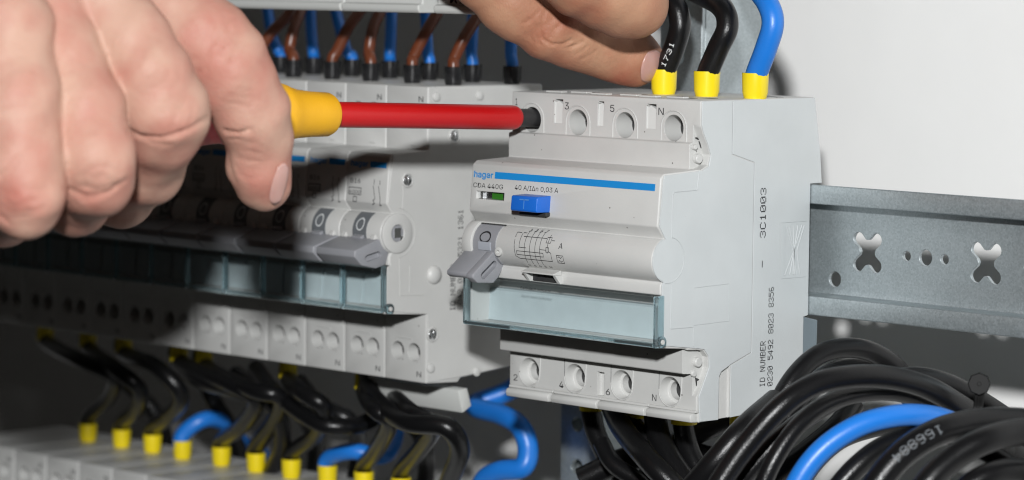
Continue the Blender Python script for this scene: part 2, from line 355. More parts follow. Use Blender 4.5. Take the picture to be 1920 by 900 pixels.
# ------------------------------------------------------------------ the large four-pole breaker
def big_breaker():
    t = thing('residual_current_breaker', 'large light grey four module breaker with blue test button at the end of the rail', 'circuit breaker', (-35, 0, -83.5))
    o = org(t); XH = [-62.1, -44.6, -27.1, -9.5]
    base = MB(); base.prism(PROF, -70, 0); c = MB(); c2 = MB()
    Zt, Zb = -7.4, -76.2
    for i, x in enumerate(XH):
        c.lathe((x, -30, Zt), (0, -1, 0), [(0, 3.4), (18, 3.45)], 32)
        c.lathe((x, -28, Zb), (0, -1, 0), [(0, 2.45), (12.6, 2.45), (12.65, 3.3), (15.42, 3.85), (18, 3.85)], 32)
    for x0, x1 in ((-53.6, -50.4), (-37.2, -35.0), (-19.4, -15.9)):        # wedge pockets
        c2.add([(x0, -43.6, -1.9), (x1, -43.6, -2.3), (x1, -43.6, -8.0), (x0, -43.6, -8.0), (x0, -42.9, -1.9), (x1, -41.2, -2.3), (x1, -43.0, -8.0), (x0, -43.0, -8.0)],
               [(0, 1, 2, 3), (7, 6, 5, 4), (0, 4, 5, 1), (1, 5, 6, 2), (2, 6, 7, 3), (3, 7, 4, 0)])
    c4 = MB()
    for x0, x1 in ((-53.6, -50.3), (-37.2, -34.9), (-19.4, -15.8)): c4.front([(x0+.2, -1.5), (x1, -1.5), (x1, -4.0)], 36, 46)
    c2.box(-67.6, -56.8, 56.8, 62, -28.5, -26.4)                              # state window
    c2.box(-46.6, -36.8, 56.0, 62, -49.2, -47.0)                              # earth fault window
    c2.box(-36.2, -33.6, 41.9, 45, -80.0, -73.6)                              # pocket in the lower strip
    # recessed clip areas on the side face
    c3 = MB(); c3.prism([(48, 1), (43.35, -6.3), (42.6, -8.5), (41.0, -11.2), (39.9, -14), (40.6, -16.6), (43.0, -17.7), (48, -17.8)], -2.6, 1)
    c3.prism([(48, -64.1), (43.5, -64.4), (41.2, -64.8), (39.6, -66.5), (39.4, -69.3), (41.3, -73), (43.3, -76.6), (48, -76.7)], -1.6, 1)
    c3.prism([(35.0, -86), (34.9, -72.2), (34.3, -71.0), (31.0, -69.6), (31.0, -86)], -.7, 1)
    me = carve(base, [c, c2, c3, c4], M['plastic'], o, bevel=.4); link('body', me, t)
    # black plugs in the openings, painting in the shade of deep wells
    for i, x in enumerate(XH):
        s = MB(); s.lathe((x, -27.9, Zb), (0, -1, 0), [(0, 2.4), (10.5, 2.4)], 20); s.build('well_shadow', M['hole'], t)
        s = MB(); s.lathe((x, -29.9, Zt), (0, -1, 0), [(0, 3.37), (7.3 if i else 6.0, 3.37)], 28); s.build('well_shadow', M['hole'], t)
    # arch mouldings round the upper openings
    for x in XH:
        a = MB(); pts = [(x+4.5, -10.9)]+arc((x, Zt), 4.5, 0, 180, 14)+[(x-4.5, -10.9)]
        ridge(a, pts, .2, 43.4, 'f'); a.build('terminal_arch', M['plastic'], t, smooth=True)
        a = MB(); pts = [(x+4.2, -71)]+arc((x, Zb), 3.98, 0, -180, 14)
        ridge(a, pts, .22, 43.4, 'f'); a.build('terminal_rim', M['plastic'], t, smooth=True)
    for x in XH[1:]:
        a = MB(); a.box(x-4.02, x-3.9, 43.0, 43.44, -76, -70.95); a.build('seam', M['grey_print'], t)
    a = MB(); a.box(-69, -4, 43.0, 43.5, -71.15, -70.9); a.build('seam', M['grey_print'], t)
    # bottom ledges
    for x0, x1 in ((-69.6, -53.2), (-52.2, -35.0), (-34.4, -17.4), (-16.6, -0.6)):
        a = MB(); a.prism([(42.4, -80.7), (44.8, -81.3), (45.2, -82.2), (44.9, -83.4), (42.4, -83.6)], x0, x1); a.build('ledge', M['plastic'], t, bevel=.25, smooth=True)
        a = MB(); a.prism([(42.4, -80.1), (43.9, -80.4), (43.9, -81.0), (42.4, -81.0)], x0, x1+.6); a.build('ledge_lip', M['plastic'], t, bevel=.12)
    # side face: two plates with a seam between them
    sp = MB(); sp.prism([(31.55, -.15), (43.2, -.15), (43.2, -6.3), (42.3, -8.6), (40.8, -11.2), (39.6, -14), (40.3, -17.0), (42.6, -18.0), (57.0, -18.8), (58.6, -31.6), (56.2, -35.1)] +
                        arc((CD, CZ), CR-.1, 68, -72, 12)+[(57.3, -46.9), (57.3, -49.3), (58.8, -49.7), (58.8, -62.1), (46.5, -63.7), (43.4, -64.1), (41.0, -64.5), (39.3, -66.4), (39.1, -69.4), (41.0, -73.1), (42.9, -76.7),
                         (42.3, -83.3), (35.3, -83.4), (35.2, -72.0), (34.4, -70.8), (30.6, -69.15), (22.95, -66.6), (22.85, -16.75), (31.55, -14.3)], 0, .3)
    sp.build('side_panel', M['plastic_side'], t, bevel=.1)
    sr = MB(); sr.prism([(-1.0, -.15), (31.3, -.15), (31.3, -14.1), (22.6, -16.55), (22.6, -66.8), (30.6, -69.5), (30.7, -83.2), (9, -82.2), (2.1, -75.9), (2.1, -58.6), (0.3, -58.3), (0.3, -23.0), (-4.4, -23.0), (-3.6, -15)], 0, .22)
    sr.build('rear_shell', M['plastic_side'], t, bevel=.08)
    sm = MB()
    for pts in ([(43.9, -17.9), (44.8, -22.9), (53.2, -23.1), (53.9, -23.8), (54, -35.0)], arc((CD, CZ), CR+.1, 100, 282, 16), arc((CD, CZ), CR+.05, 68, -72, 12), [(53.9, -46.6), (53.9, -58.2), (45.4, -58.3), (45.3, -63.4)], [(57.3, -19.5), (58.5, -31.5)]):
        ridge(sm, pts, .13, .3)
    sm.build('seam_ridge', M['plastic_side'], t, smooth=True)
    sm = MB()
    for pts in ([(45.3, -48.2), (32.0, -47.9), (31.8, -57.7), (45.2, -57.9)],): ridge(sm, pts, .07, .3)
    sm.build('seam_ridge', M['plastic_side'], t, smooth=True)
    for d, z, r, h in ((42.2, -15.0, 1.25, 1.2), (43.4, -12.0, .7, .9)): rv = MB(); rv.lathe((-2.6, -d, z), (1, 0, 0), [(0, r), (h, r), (h+.2, r*.85)], 20); rv.build('rivet', M['plastic'], t, smooth=True)
    for d, z, r, h in ((42.2, -67.8, 1.3, 1.0), (43.4, -70.8, .8, .6)): rv = MB(); rv.lathe((-1.6, -d, z), (1, 0, 0), [(0, r), (h, r), (h+.2, r*.85)], 20); rv.build('rivet', M['plastic'], t, smooth=True)
    sl = MB(); sl.prism([(41.3, -9.9), (42.5, -9.5), (42.7, -9.8), (41.5, -10.3), (40.3, -12.9), (40.0, -12.8)], -2.6, -2.2); sl.build('latch_slot', M['hole'], t)
    sl = MB(); sl.prism([(40.6, -72.6), (42.5, -71.8), (42.3, -72.5), (41.9, -74.6), (41.7, -72.8)], -1.6, -1.45); sl.build('latch_slot', M['hole'], t)
    # grey foot of the rail latch
    ft = MB(); ft.prism([(2.3, -58.4), (-4.7, -60), (-4.4, -77), (2.3, -78)], -14, -.6); ft.build('rail_latch', M['foot'], t, bevel=.3)
    # state window: metal frame, green flag
    w_ = MB(); w_.box(-67.5, -65.9, 57.0, 57.9, -28.4, -26.5); w_.box(-57.6, -56.9, 57.0, 58.3, -28.4, -26.5); w_.box(-65.9, -62.9, 56.9, 57.2, -28.4, -26.5); w_.build('window_frame', M['silver'], t)
    w_ = MB(); w_.box(-62.9, -57.6, 56.85, 57.3, -28.4, -26.5); w_.build('state_flag', M['green'], t)
    w_ = MB(); w_.box(-67.5, -56.9, 56.82, 56.88, -28.4, -26.5); w_.build('window_back', M['hole'], t)
    # earth fault indicator: bezel and dark window
    z_ = MB(); z_.prism([(57.6, -45.6), (60.6, -46.5), (60.6, -46.9), (57.6, -46.9)], -48.0, -35.8); z_.prism([(57.6, -46.9), (60.2, -46.9), (58.2, -49.3), (57.6, -49.3)], -48.0, -46.9); z_.prism([(57.6, -46.9), (60.2, -46.9), (58.2, -49.3), (57.6, -49.3)], -36.8, -35.6)
    z_.build('indicator_bezel', M['plastic'], t, bevel=.12)
    z_ = MB(); z_.box(-46.9, -36.8, 57.3, 57.6, -49.1, -46.9); z_.build('indicator_window', M['hole'], t)
    z_ = MB(); z_.lathe((-43.0, -57.6, -48.0), (0, -1, 0), [(0, .9), (.2, .9)], 16); z_.box(-46.5, -44.6, 57.6, 57.75, -48.9, -47.2); z_.build('indicator_flag', M['grey_print'], t)
    # blue test button with T
    b_ = MB(); zb0, zb1 = -30.6, -26.2
    b_.prism([(57.6, zb1+.1), (63.3, zb1-.1), (63.6, zb1-.5), (63.9, zb0+.6), (63.6, zb0+.2), (57.6, zb0)], -49.0, -39.2); bt = b_.build('test_button', M['button'], t, bevel=.45, smooth=True, seg=3)
    def fb(x, z): return (x, -(63.72+.3*(-26.7-z)/3.3+.04), z)
    strokes([[(-45.6, -27.2), (-42.2, -27.2)], [(-43.9, -27.2), (-43.9, -29.6)]], fb, .32).build('lettering', mat('worn blue print', (0.08, 0.25, 0.62), .5), t, fix=False)
    b_ = MB(); b_.box(-49.2, -39.0, 57.6, 60.5, -31.6, -30.5); b_.build('button_shadow', M['hole'], t, bevel=.2)  # black box standing in for the shadow under the button
    # drum and toggle
    dr = MB(); dr.prism(arc((CD, CZ), CR+.12, 62, -60, 14)+[(53, -45)], -66.4, -57.6); dr.build('drum', M['lever'], t, smooth=True)
    dr = MB(); dr.prism(arc((CD, CZ), CR+.65, 66, -66, 14)+[(53, -45)], -70.3, -66.6); dr.build('drum_end', M['plastic'], t, smooth=True, bevel=.25)
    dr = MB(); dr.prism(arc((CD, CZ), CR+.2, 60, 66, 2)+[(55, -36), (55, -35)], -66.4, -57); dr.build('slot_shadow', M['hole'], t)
    def fc(x, z): return (x, -(dcyl(z)+.16), z)
    ring = [(-61.9+1.95*math.cos(a), -38.4+1.35*math.sin(a)) for a in np.linspace(0, 2*math.pi, 25)]
    strokes([ring], fc, .42).build('lettering', M['black_print'], t, fix=False)
    lv = MB(); lp = [(60.2, -41.8), (68.4, -44.2), (68.9, -45.2), (65.6, -49.0), (64.6, -49.9), (60.3, -50.4), (59.4, -49.9), (57.4, -46.4)]
    pad = MB(); pad.prism([(59.6, -41.3), (67.6, -47.6), (67.5, -48.6), (66.6, -49.2), (64.9, -49.4), (58.6, -45.2)], -69.6, -61.2)
    pad.build('toggle', M['lever'], t, bevel=.3, smooth=True)
    # end plate of the toggle with its oblong hole
    eb = MB(); eb.prism([(58.6, -41.2), (60.2, -41.8), (68.2, -47.8), (68.2, -48.8), (66.4, -50.2), (60.6, -50.6), (58.8, -49.2), (56.9, -46.6), (56.6, -43.0)], -61.3, -58.6)
    ec = MB(); a0 = (64.2, -48.3); a1 = (60.4, -45.6); ang = math.degrees(math.atan2(a1[1]-a0[1], a1[0]-a0[0]))
    ec.prism(arc(a0, 1.0, ang+90, ang+270, 8)+arc(a1, 1.0, ang-90, ang+90, 8), -60.3, -57)
    link('toggle_end', carve(eb, [ec], M['lever'], o, bevel=.3), t)
    wnd = MB(); wnd.prism(arc((CD, CZ), CR+.35, 8, -14, 4)+[(58, -42)], -64.2, -59.4); wnd.build('toggle_mark', mat('pale blue grey plastic', (.36, .38, .42), .4, bevel=.2), t, bevel=.1)
    sc_ = MB(); sc_.lathe((-56.6, -(dcyl(-42)-.6), -42.0), (0.1, -1, 0), [(0, 1.2), (1.0, 1.2), (1.1, .5), (.5, .4)], 18); sc_.build('pivot', M['plastic'], t, smooth=True)
    # stripe, words, drawing
    dst = lambda x, z: (x, -(dstripe(z)+.09), z)
    bar = MB(); bar.add([dst(-60.9, -20.95), dst(-1.7, -20.95), dst(-1.7, -22.75), dst(-60.9, -22.75)], [(3, 2, 1, 0)]); bar.build('stripe', M['blue_print'], t, fix=False)
    text('hager', lambda u, v: dst(-69.0+7.5*u, -22.7+2.25*v), M['blue_print'], t)
    text('CDA 440G', lambda u, v: dst(-69.0+11.6*u, -25.45+1.75*v), M['grey_print'], t)
    text('40 A/I\u0394n 0,03 A', lambda u, v: dst(-52.9+16.4*u, -25.2+1.75*v), M['grey_print'], t)
    text('monthly', lambda u, v: dst(-45.5+5.5*u, -31.7+1.1*v), M['grey_print'], t)
    for ch, x, z in (('1', -68.6, -3.6), ('3', -49.6, -4.0), ('5', -32.6, -4.0), ('N', -15.0, -4.1)):
        text(ch, lambda u, v: (x+(.8 if ch == '1' else 1.6 if ch != 'N' else 1.9)*u, -43.46, z-.1+2.65*v), M['grey_print'], t)
    for ch, x, z in (('2', -68.3, -79.1), ('4', -50.5, -79.3), ('6', -32.9, -79.5), ('N', -15.9, -79.3)):
        text(ch, lambda u, v: (x+1.6*u, -43.46, z+2.4*v), M['grey_print'], t)
    fcy = lambda x, z: (x, -(dcyl(z)+.05), z)
    dg = [[(-50.8, -37.1), (-50.8, -36.4), (-49.2, -36.4)], [(-48.6, -36.6), (-48.6, -40.2), (-46, -40.2)], [(-48.4, -36.4), (-47.2, -36.4)], [(-50.6, -38.2), (-50.2, -42.6), (-48.8, -43.2), (-39.2, -43.2)],
          [(-46.6, -36), (-46.6, -44.2)], [(-44.6, -36), (-44.6, -44.4)], [(-42.6, -36), (-42.6, -44.4)], [(-40.8, -36), (-40.8, -44.4)],
          [(-47.6, -37.3), (-39, -37.3)], [(-38.8, -37), (-38.8, -38.4), (-37.2, -38.4), (-37.2, -37), (-38.8, -37)], [(-38.0, -36.4), (-38.0, -41.2)], [(-36.8, -37.7), (-35.8, -37.7)],
          [(-38.5, -39.6), (-37.5, -39.6), (-37.5, -40.8), (-38.5, -40.8), (-38.5, -39.6)], [(-40.8, -40.3), (-38.5, -40.3)], [(-49.6, -41.2), (-39.6, -41.2), (-39.6, -42.2), (-49.6, -42.2), (-49.6, -41.2)], [(-37.5, -40.6), (-36.6, -41), (-36.6, -43.2), (-39.6, -43.2)],
          [(-46.9, -36.0), (-46.1, -35.6)], [(-44.9, -36.0), (-44.1, -35.6)], [(-42.9, -36.0), (-42.1, -35.6)], [(-41.1, -36.0), (-40.3, -35.6)],
          [(-34.6, -41.4), (-32.2, -41.4), (-32.2, -43.4), (-34.6, -43.4), (-34.6, -41.4)], [(-34.2, -42), (-33.7, -41.7), (-33.2, -42.1), (-32.7, -41.8)], [(-34.2, -43), (-33.7, -42.7), (-33.2, -43.1), (-32.7, -42.8)]]
    strokes(dg, fcy, .16).build('wiring_diagram', M['grey_print'], t, fix=False)
    for j, ch in enumerate('1357'): text(ch, lambda u, v, j=j: fcy(-46.9+2*j+.8*u, -35.95+.9*v), M['grey_print'], t)
    for j, ch in enumerate('2468N'): text(ch, lambda u, v, j=j: fcy(-47.0+2*j+.8*u, -45.2+.75*v), M['grey_print'], t)
    text('A', lambda u, v: fcy(-33.9+1.5*u, -39.6+2.1*v), M['grey_print'], t)
    text('Earth fault indicator', lambda u, v: (-48.3+11.4*u, -60.47, -51.35+.95*v), M['black_print'], t)
    # print on the side face
    sd = lambda d0, z0, cw, ch: (lambda u, v: (.26, -(d0+v*ch), z0+u*cw))
    dots('3C1003', sd(17.9, -36.6, 13.2/35, .33), 6.0, .95).build('lettering', M['black_print'], t, fix=False)
    dots('-', sd(17.9, -44.4, .36, .33), 6.0, .95).build('lettering', M['black_print'], t, fix=False)
    dots('ID NUMBER', sd(17.2, -76.2, 12.2/53, .30), 6.0, .97).build('lettering', M['black_print'], t, fix=False)
    dots('0230 5492 8023 8356', sd(14.2, -76.2, 26.4/113, .30), 6.0, .97).build('lettering', M['black_print'], t, fix=False)
    # moulded mark "made by hager"
    e_ = MB()
    ridge(e_, [(1.6, -33.0), (12.0, -33.0), (11.6, -47.9), (1.6, -47.9)], .06, .22)
    for (a, b) in (((9.6, -34), (5.2, -47)), ((8.4, -34), (6.0, -47)), ((6.9, -34), (6.6, -47)), ((5.0, -34), (8.0, -47)), ((3.4, -34), (10.0, -47)), ((2.4, -34), (4.0, -47))):
        m_ = ((a[0]+b[0])/2, (a[1]+b[1])/2); m_ = (m_[0]*.35+6.3*.65, -40.6); ridge(e_, [a, m_], .17, .2); ridge(e_, [m_, b], .17, .2)
    e_.build('moulded_mark', M['plastic_side'], t, smooth=True)
    V, F = glyphs('made by hager'); wv = V[:, 0].max(); P = [(.22+h, -(9.9+1.5*y), -47.2+13.3*x/wv) for h in (0, .14) for x, y, _ in V]
    n = len(V); me = new_mesh('moulded_mark', (np.array(P)-o)*S, [tuple(i+n for i in f) for f in F], M['plastic_side']); link('moulded_mark', me, t)
    # label card and clear cover
    a = MB(); a.prism([(47.9, -61.7), (52.2, -61.7), (51.6, -53.6), (50.9, -53.1), (47.9, -53.1)], -69.4, -.6); a.build('label_card', M['paper'], t)
    a = MB(); a.box(-69.95, -69.3, 47.8, 58.4, -61.9, -49.6); a.build('shadow_wall', M['plastic'], t)  # opaque wall added to block light and darken the shadow beside the cover
    cv = MB(); cv.box(-69.6, .2, 59.8, 60.4, -61.2, -49.6); cov = cv.build('label_cover', M['clear'], t, bevel=.1)
    e = MB(); e.box(-70.6, -69.9, 57.0, 60.6, -62.3, -49.4); e.build('cover_rim', M['clear_edge'], t, bevel=.25)
    e = MB(); e.box(.35, .95, 57.0, 60.6, -62.3, -49.4); e.build('cover_rim', M['clear_edge'], t, bevel=.25)
    e = MB(); e.box(-69.9, .35, 59.0, 60.7, -62.6, -61.4); e.build('cover_rim', M['clear_edge'], t, bevel=.3)
    e = MB(); e.box(-69.7, -52, 60.7, 61.2, -62.4, -61.6); e.box(-13, .3, 60.7, 61.2, -62.4, -61.6); e.box(-52, -13, 60.6, 60.9, -62.1, -61.9); e.build('cover_rim', M['clear_edge'], t, bevel=.15)
    e = MB(); e.lathe((.4, -58.0, -61.3), (1, 0, 0), [(0, 1.5), (.9, 1.5), (1.0, 1.3)], 20); e.box(.35, 1.2, 57.6, 60.5, -62.7, -60.4); e.build('cover_hinge', M['clear_edge'], t, smooth=True)
    e = MB(); e.lathe((1.3, -58.0, -61.3), (1, 0, 0), [(0, .7), (.3, .6)], 16); e.build('cover_hinge', M['plastic'], t, smooth=True)
    # slots in the top face beside the cable entries
    e = MB()
    for x, d in ((-60, 34), (-52, 30), (-43, 34), (-34, 30), (-26, 34), (-24.5, 12), (-12, 34), (-8.5, 30), (-5, 8)): e.box(x-3.2, x+1.0, d-1.2, d+1.2, -.2, .06)
    e.build('top_slot', M['hole'], t)
    e = MB()
    for x, d in ((-57, 38), (-50, 35.5), (-40, 38), (-31, 36), (-22, 38), (-14, 36)): e.box(x-4.2, x+2.0, d-1.0, d+1.3, 0, .45)
    e.build('top_rib', M['plastic'], t, bevel=.2)
    return t
big_breaker()

# ------------------------------------------------------------------ the narrow breakers of the row
XM = -103.9
MP = [(-1.2, 0), (43.4, 0), (43.4, -17.8), (56.6, -18.3), (57.7, -19.3), (58.7, -32.2), (56.4, -35.0)] + arc((CD, CZ), CR, 68, -72, 10) + \
     [(57.6, -46.7), (57.7, -49.4), (48.0, -49.9), (48.0, -61.6), (58.9, -62.1), (58.9, -62.9), (43.4, -64.0), (43.4, -83.6), (31, -84.2), (30, -83), (1.8, -80.5), (1.8, -58.5), (0.05, -58.3), (0.05, -23.2), (-3, -23.2), (-2, -12)]
def module(lower=False):
    t = thing('circuit_breaker', 'x', 'circuit breaker', (0, 0, -83.5), 'narrow breakers in the long row'); o = org(t)
    base = MB(); base.prism(MP, -17.42, 0); c = MB()
    for x in (-5.4, -12.2):
        c.lathe((x, -33, -7.6), (0, -1, 0), [(0, 2.55), (14, 2.6)], 20)
        c.lathe((x+.3, -33, -75.2), (0, -1, 0), [(0, 2.5), (14, 2.7)], 20)
    link('body', carve(base, [c], M['plastic'], o, bevel=.35), t)
    for x in (-5.4, -12.2):
        for xx, z in ((x, -7.6), (x+.3, -75.2)): k = MB(); k.lathe((xx, -32.9, z), (0, -1, 0), [(0, 2.48), (6.6, 2.48)], 18); k.build('well_shadow', M['hole'], t)  # black plug stands in for the shade deep in the bore
    dst = lambda x, z: (x, -(57.7+1.0*(-19.3-z)/12.9+.09), z)
    bar = MB(); bar.add([dst(-7.6, -20.7), dst(-.9, -20.7), dst(-.9, -22.3), dst(-7.6, -22.3)], [(3, 2, 1, 0)]); bar.build('stripe', M['blue_print'], t, fix=False)
    text('hager', lambda u, v: dst(-15.8+7.2*u, -22.2+2.1*v), M['blue_print'], t)
    text('B16', lambda u, v: dst(-15.6+4.2*u, -27.0+1.8*v), M['grey_print'], t)
    text('6000', lambda u, v: dst(-15.8+4.6*u, -29.9+1.3*v), M['grey_print'], t)
    strokes([[(-16.1, -28.3), (-10.9, -28.3), (-10.9, -30.2), (-16.1, -30.2), (-16.1, -28.3)], [(-14, -30.8), (-12.6, -30.8), (-12.6, -32.2), (-14, -32.2), (-14, -30.8)],
             [(-5.6, -25.6), (-5.6, -27)], [(-5.9, -27.4), (-4.9, -31), (-5.7, -31.5), (-4.9, -32.2), (-5.7, -32.6)], [(-3.2, -25.9), (-3.2, -27)], [(-3.7, -27.4), (-2.7, -31), (-2.7, -32.6), (-2.0, -32.6)]], dst, .2).build('wiring_diagram', M['grey_print'], t, fix=False)
    for z, s in ((-4.3, 1), (-82.0, 1)): text('N', lambda u, v: (-1.9-1.9+1.9*u, -43.47, z+2.2*v), M['grey_print'], t)
    r = MB(); ridge(r, [(-12.8, -72.0), (-12.2, -71.3), (-6.4, -71.4), (-5.8, -71.8)], .16, 43.4, 'f'); r.build('moulded_line', M['plastic'], t, smooth=True)
    r = MB(); ridge(r, [(-7, -16.6), (-4.6, -16.7)], .22, 43.4, 'f'); r.build('moulded_line', M['plastic'], t, smooth=True)
    # drum, O mark, toggle
    dr = MB(); dr.prism(arc((CD, CZ), CR+.14, 66, -40, 12)+[(53, -44)], -11.6, -5.9); dr.build('drum', M['lever_dark'], t, smooth=True)
    fc = lambda x, z: (x, -(dcyl(z)+.2), z)
    strokes([[(-8.7+1.45*math.cos(a), -38.2+1.6*math.sin(a)) for a in np.linspace(0, 2*math.pi, 21)]], fc, .36).build('lettering', M['white_print'], t, fix=False)
    pd = MB(); pd.prism([(59.8, -41.9), (61.4, -42.0), (69.8, -44.6), (69.9, -46.4), (67.2, -48.9), (62.0, -50.0), (58.4, -49.2), (57.2, -46)], -16.9, -.5)
    ec = MB(); ang = 162; ec.prism(arc((65.0, -47.0), .95, ang+90, ang+270, 7)+arc((61.2, -46.2), .95, ang-90, ang+90, 7), -1.6, 1)
    link('toggle', carve(pd, [ec], M['lever'], o, bevel=.35), t)
    st = MB(); st.prism([(60.4, -40.8), (62.2, -41.6), (61, -44), (58, -44)], -10.9, -6.8); st.build('toggle_stem', M['lever'], t, bevel=.2)
    nb = MB(); nb.prism([(59.8, -39), (61.5, -41.4), (61.5, -43.2), (59.8, -43.4)], -3.6, -1.9); nb.prism([(59.8, -39), (61.4, -41.4), (61.4, -43.2), (59.8, -43.4)], -16.2, -14.2); nb.build('drum_rib', M['plastic'], t, bevel=.2)
    a = MB(); a.prism([(47.9, -61.7), (52.2, -61.7), (51.6, -53.6), (50.9, -53.1), (47.9, -53.1)], -16.9, -.5); a.build('label_card', M['paper'], t)
    cv = MB(); cv.box(-16.8, -.6, 59.5, 60.0, -61.2, -49.6); cv.build('label_cover', M['clear'], t, bevel=.1)
    e = MB(); e.box(-17.45, -16.95, 58.6, 60.3, -62.3, -49.4); e.build('cover_rim', M['clear_edge'], t, bevel=.2)
    e = MB(); e.box(-.5, -.02, 58.6, 60.3, -62.3, -49.4); e.build('cover_rim', M['clear_edge'], t, bevel=.2)
    e = MB(); e.box(-16.9, -.5, 58.6, 60.5, -62.6, -61.3); e.build('cover_rim', M['clear_edge'], t, bevel=.25)
    return t
def copy_thing(r, loc, label, group=None):
    c = r.copy(); COL.objects.link(c); c.location = loc; c['label'] = label
    if group: c['group'] = group
    for ch in list(r.children):
        k = ch.copy(); COL.objects.link(k); k.parent = c
        for g in list(ch.children): q = g.copy(); COL.objects.link(q); q.parent = k
    return c
m0 = module(); ORD = ['first', 'second', 'third', 'fourth', 'fifth', 'sixth', 'seventh', 'eighth', 'ninth', 'tenth', 'eleventh', 'twelfth', 'thirteenth']
mods = [m0]
for i in range(1, 13):
    mods.append(copy_thing(m0, ((XM-17.5*i)*S, 0, -.0835), 'narrow grey breaker of the upper row, %s counted from the large breaker' % ORD[i]))
m0.location = (XM*S, 0, -.0835); m0['mm'] = [XM, 0., -83.5]; m0['label'] = 'narrow grey breaker whose screwed side face shows, nearest to the large breaker'
for i in range(13):          # lower row: its top shows along the bottom of the picture
    if i > 0: copy_thing(m0, ((XM-6-17.5*i)*S, 0, (-83.5-125)*S), 'grey breaker of the lowest row under yellow ferrules, %s from the blue loop' % ORD[i-1], 'breakers in the lower row')

def mcb_side(t):
    X = XM+.02
    s = MB(); s.prism([(36, -.3), (43.1, -.3), (43.1, -17.7), (56.6, -18.7), (58.3, -31.9), (56.2, -35.1)]+arc((CD, CZ), CR-.1, 68, -72, 10)+[(57.3, -46.9), (57.3, -49.3), (58.5, -49.7), (58.5, -62.1), (43.1, -63.9), (43.1, -83.3), (30.2, -82.7), (2.1, -80.2), (2.1, -58.6), (.3, -58.2), (.3, -23.4), (-2.8, -23.4), (-1.8, -12), (-1, -.3)], X, X+.25)
    s.build('side_panel', M['plastic'], t, bevel=.1); X += .25
    s = MB(); s.lathe((X, -CD, CZ), (1, 0, 0), [(0, 5.6), (.45, 5.6), (.6, 5.3), (.6, 2.5), (.05, 2.3)], 36); s.build('hub_ring', M['plastic'], t, smooth=True)
    s = MB(); s.lathe((X+.1, -CD, CZ), (1, 0, 0), [(0, 2.3), (.15, 2.3)], 24); s.build('hub', M['lever'], t)
    s = MB(); s.box(X+.22, X+.5, CD-1.2, CD+1.2, CZ-1.2, CZ+1.5); s.box(X+.22, X+.45, CD-2.6, CD-1, CZ-2.6, CZ-.9); s.build('hub_key', M['silver'], t)
    for k, (d, z) in enumerate(((51.3, -25.8), (33.6, -14.0), (41.4, -69.8))):
        s = MB(); s.lathe((X, -d, z), (1, 0, 0), [(0, 2.1), (.35, 2.1), (.5, 1.9), (.5, 1.75), (.1, 1.7)], 24); s.build('screw_rim', M['plastic'], t, smooth=True)
        s = MB(); s.lathe((X+.05, -d, z), (1, 0, 0), [(0, 1.55), (.35, 1.5), (.7, 1.0), (.75, .4)], 20); s.box(X+.5, X+.9, d-.2, d+.2, z-1.1, z+1.1); s.build('screw', M['silver'], t, smooth=True)
    s = MB(); s.lathe((X, -40.9, -52.9), (1, 0, 0), [(0, 2.7), (.3, 2.6), (.9, 2.2), (1.4, 1.2), (1.5, .2)], 28); s.build('bump', M['plastic'], t, smooth=True)
    for d, z in ((40.5, -2.8), (23.8, -2.8), (41.9, -79.3), (24.1, -81.7)):
        s = MB(); s.lathe((X, -d, z), (1, 0, 0), [(0, 1.4), (.5, 1.25), (.7, .7), (.75, .1)], 20); s.build('bump', M['plastic'], t, smooth=True)
    s = MB()
    for pts in (arc((CD, CZ), 7.0, 95, 265, 18), [(52.5, -24), (53, -34.2)], [(54, -47.4), (53.6, -58.0), (44.6, -58.4)], [(50, -50), (50.1, -57.3)]): ridge(s, pts, .12, X)
    s.build('seam_ridge', M['plastic'], t, smooth=True)
    sd = lambda d0, z0, cw, ch: (lambda u, v: (X+.04, -(d0+v*ch), z0+u*cw))
    dots('ID NUMBER', sd(32.6, -63.6, 13.2/53, .28), 6.0, .97).build('lettering', M['grey_print'], t, fix=False)
    dots('8042 0215 5321 1361', sd(29.8, -63.4, 28.5/113, .28), 6.0, .97).build('lettering', M['grey_print'], t, fix=False)
    s = MB(); s.lathe((X, -58.0, -61.4), (1, 0, 0), [(0, 1.5), (.8, 1.5), (.9, 1.3)], 20); s.build('cover_hinge', M['clear_edge'], t, smooth=True)
    s = MB(); s.lathe((X+.9, -58.0, -61.4), (1, 0, 0), [(0, .7), (.3, .6)], 14); s.build('cover_hinge', M['plastic'], t, smooth=True)
    s = MB(); s.prism([(30.4, -86.6), (26.8, -86.2), (25.0, -91.6), (28.6, -93.4)], XM-40, XM-.5); s.build('rail_latch', M['old_plastic'], t, bevel=.4, smooth=True)
mcb_side(m0)

# a further row above: only its lower edge is in view
def upper_unit(x0, x1, label, kind):
    t = thing('terminal_cover', label, 'terminal cover', (x0, 0, 20), 'pale covers above the wires')
    z = 20.9
    a = MB(); a.prism([(34, z), (58, z), (58.6, z+.8), (58.6, z+2.2), (57, z+2.6), (57, z+40), (34, z+40)], x0, x1); a.build('housing', M['old_plastic'], t, bevel=.4)
    if kind: a = MB(); a.box(x0+3, x1-3, 57.02, 57.4, z+4, z+34); a.build('window', M['hole'], t)
    return t
upper_unit(-215, -124.2, 'long pale plastic cover above the brown and blue wires', 0)
upper_unit(-123.6, -91.5, 'pale cover with dark window above the brown and blue wires', 1)
uu = upper_unit(-85.5, -58, 'pale cover with faint letters beside the fingers', 0)
text('RZK', lambda u, v: (-80.5+11*u, -57.05, 23.6+3.6*v), M['grey_print'], uu)

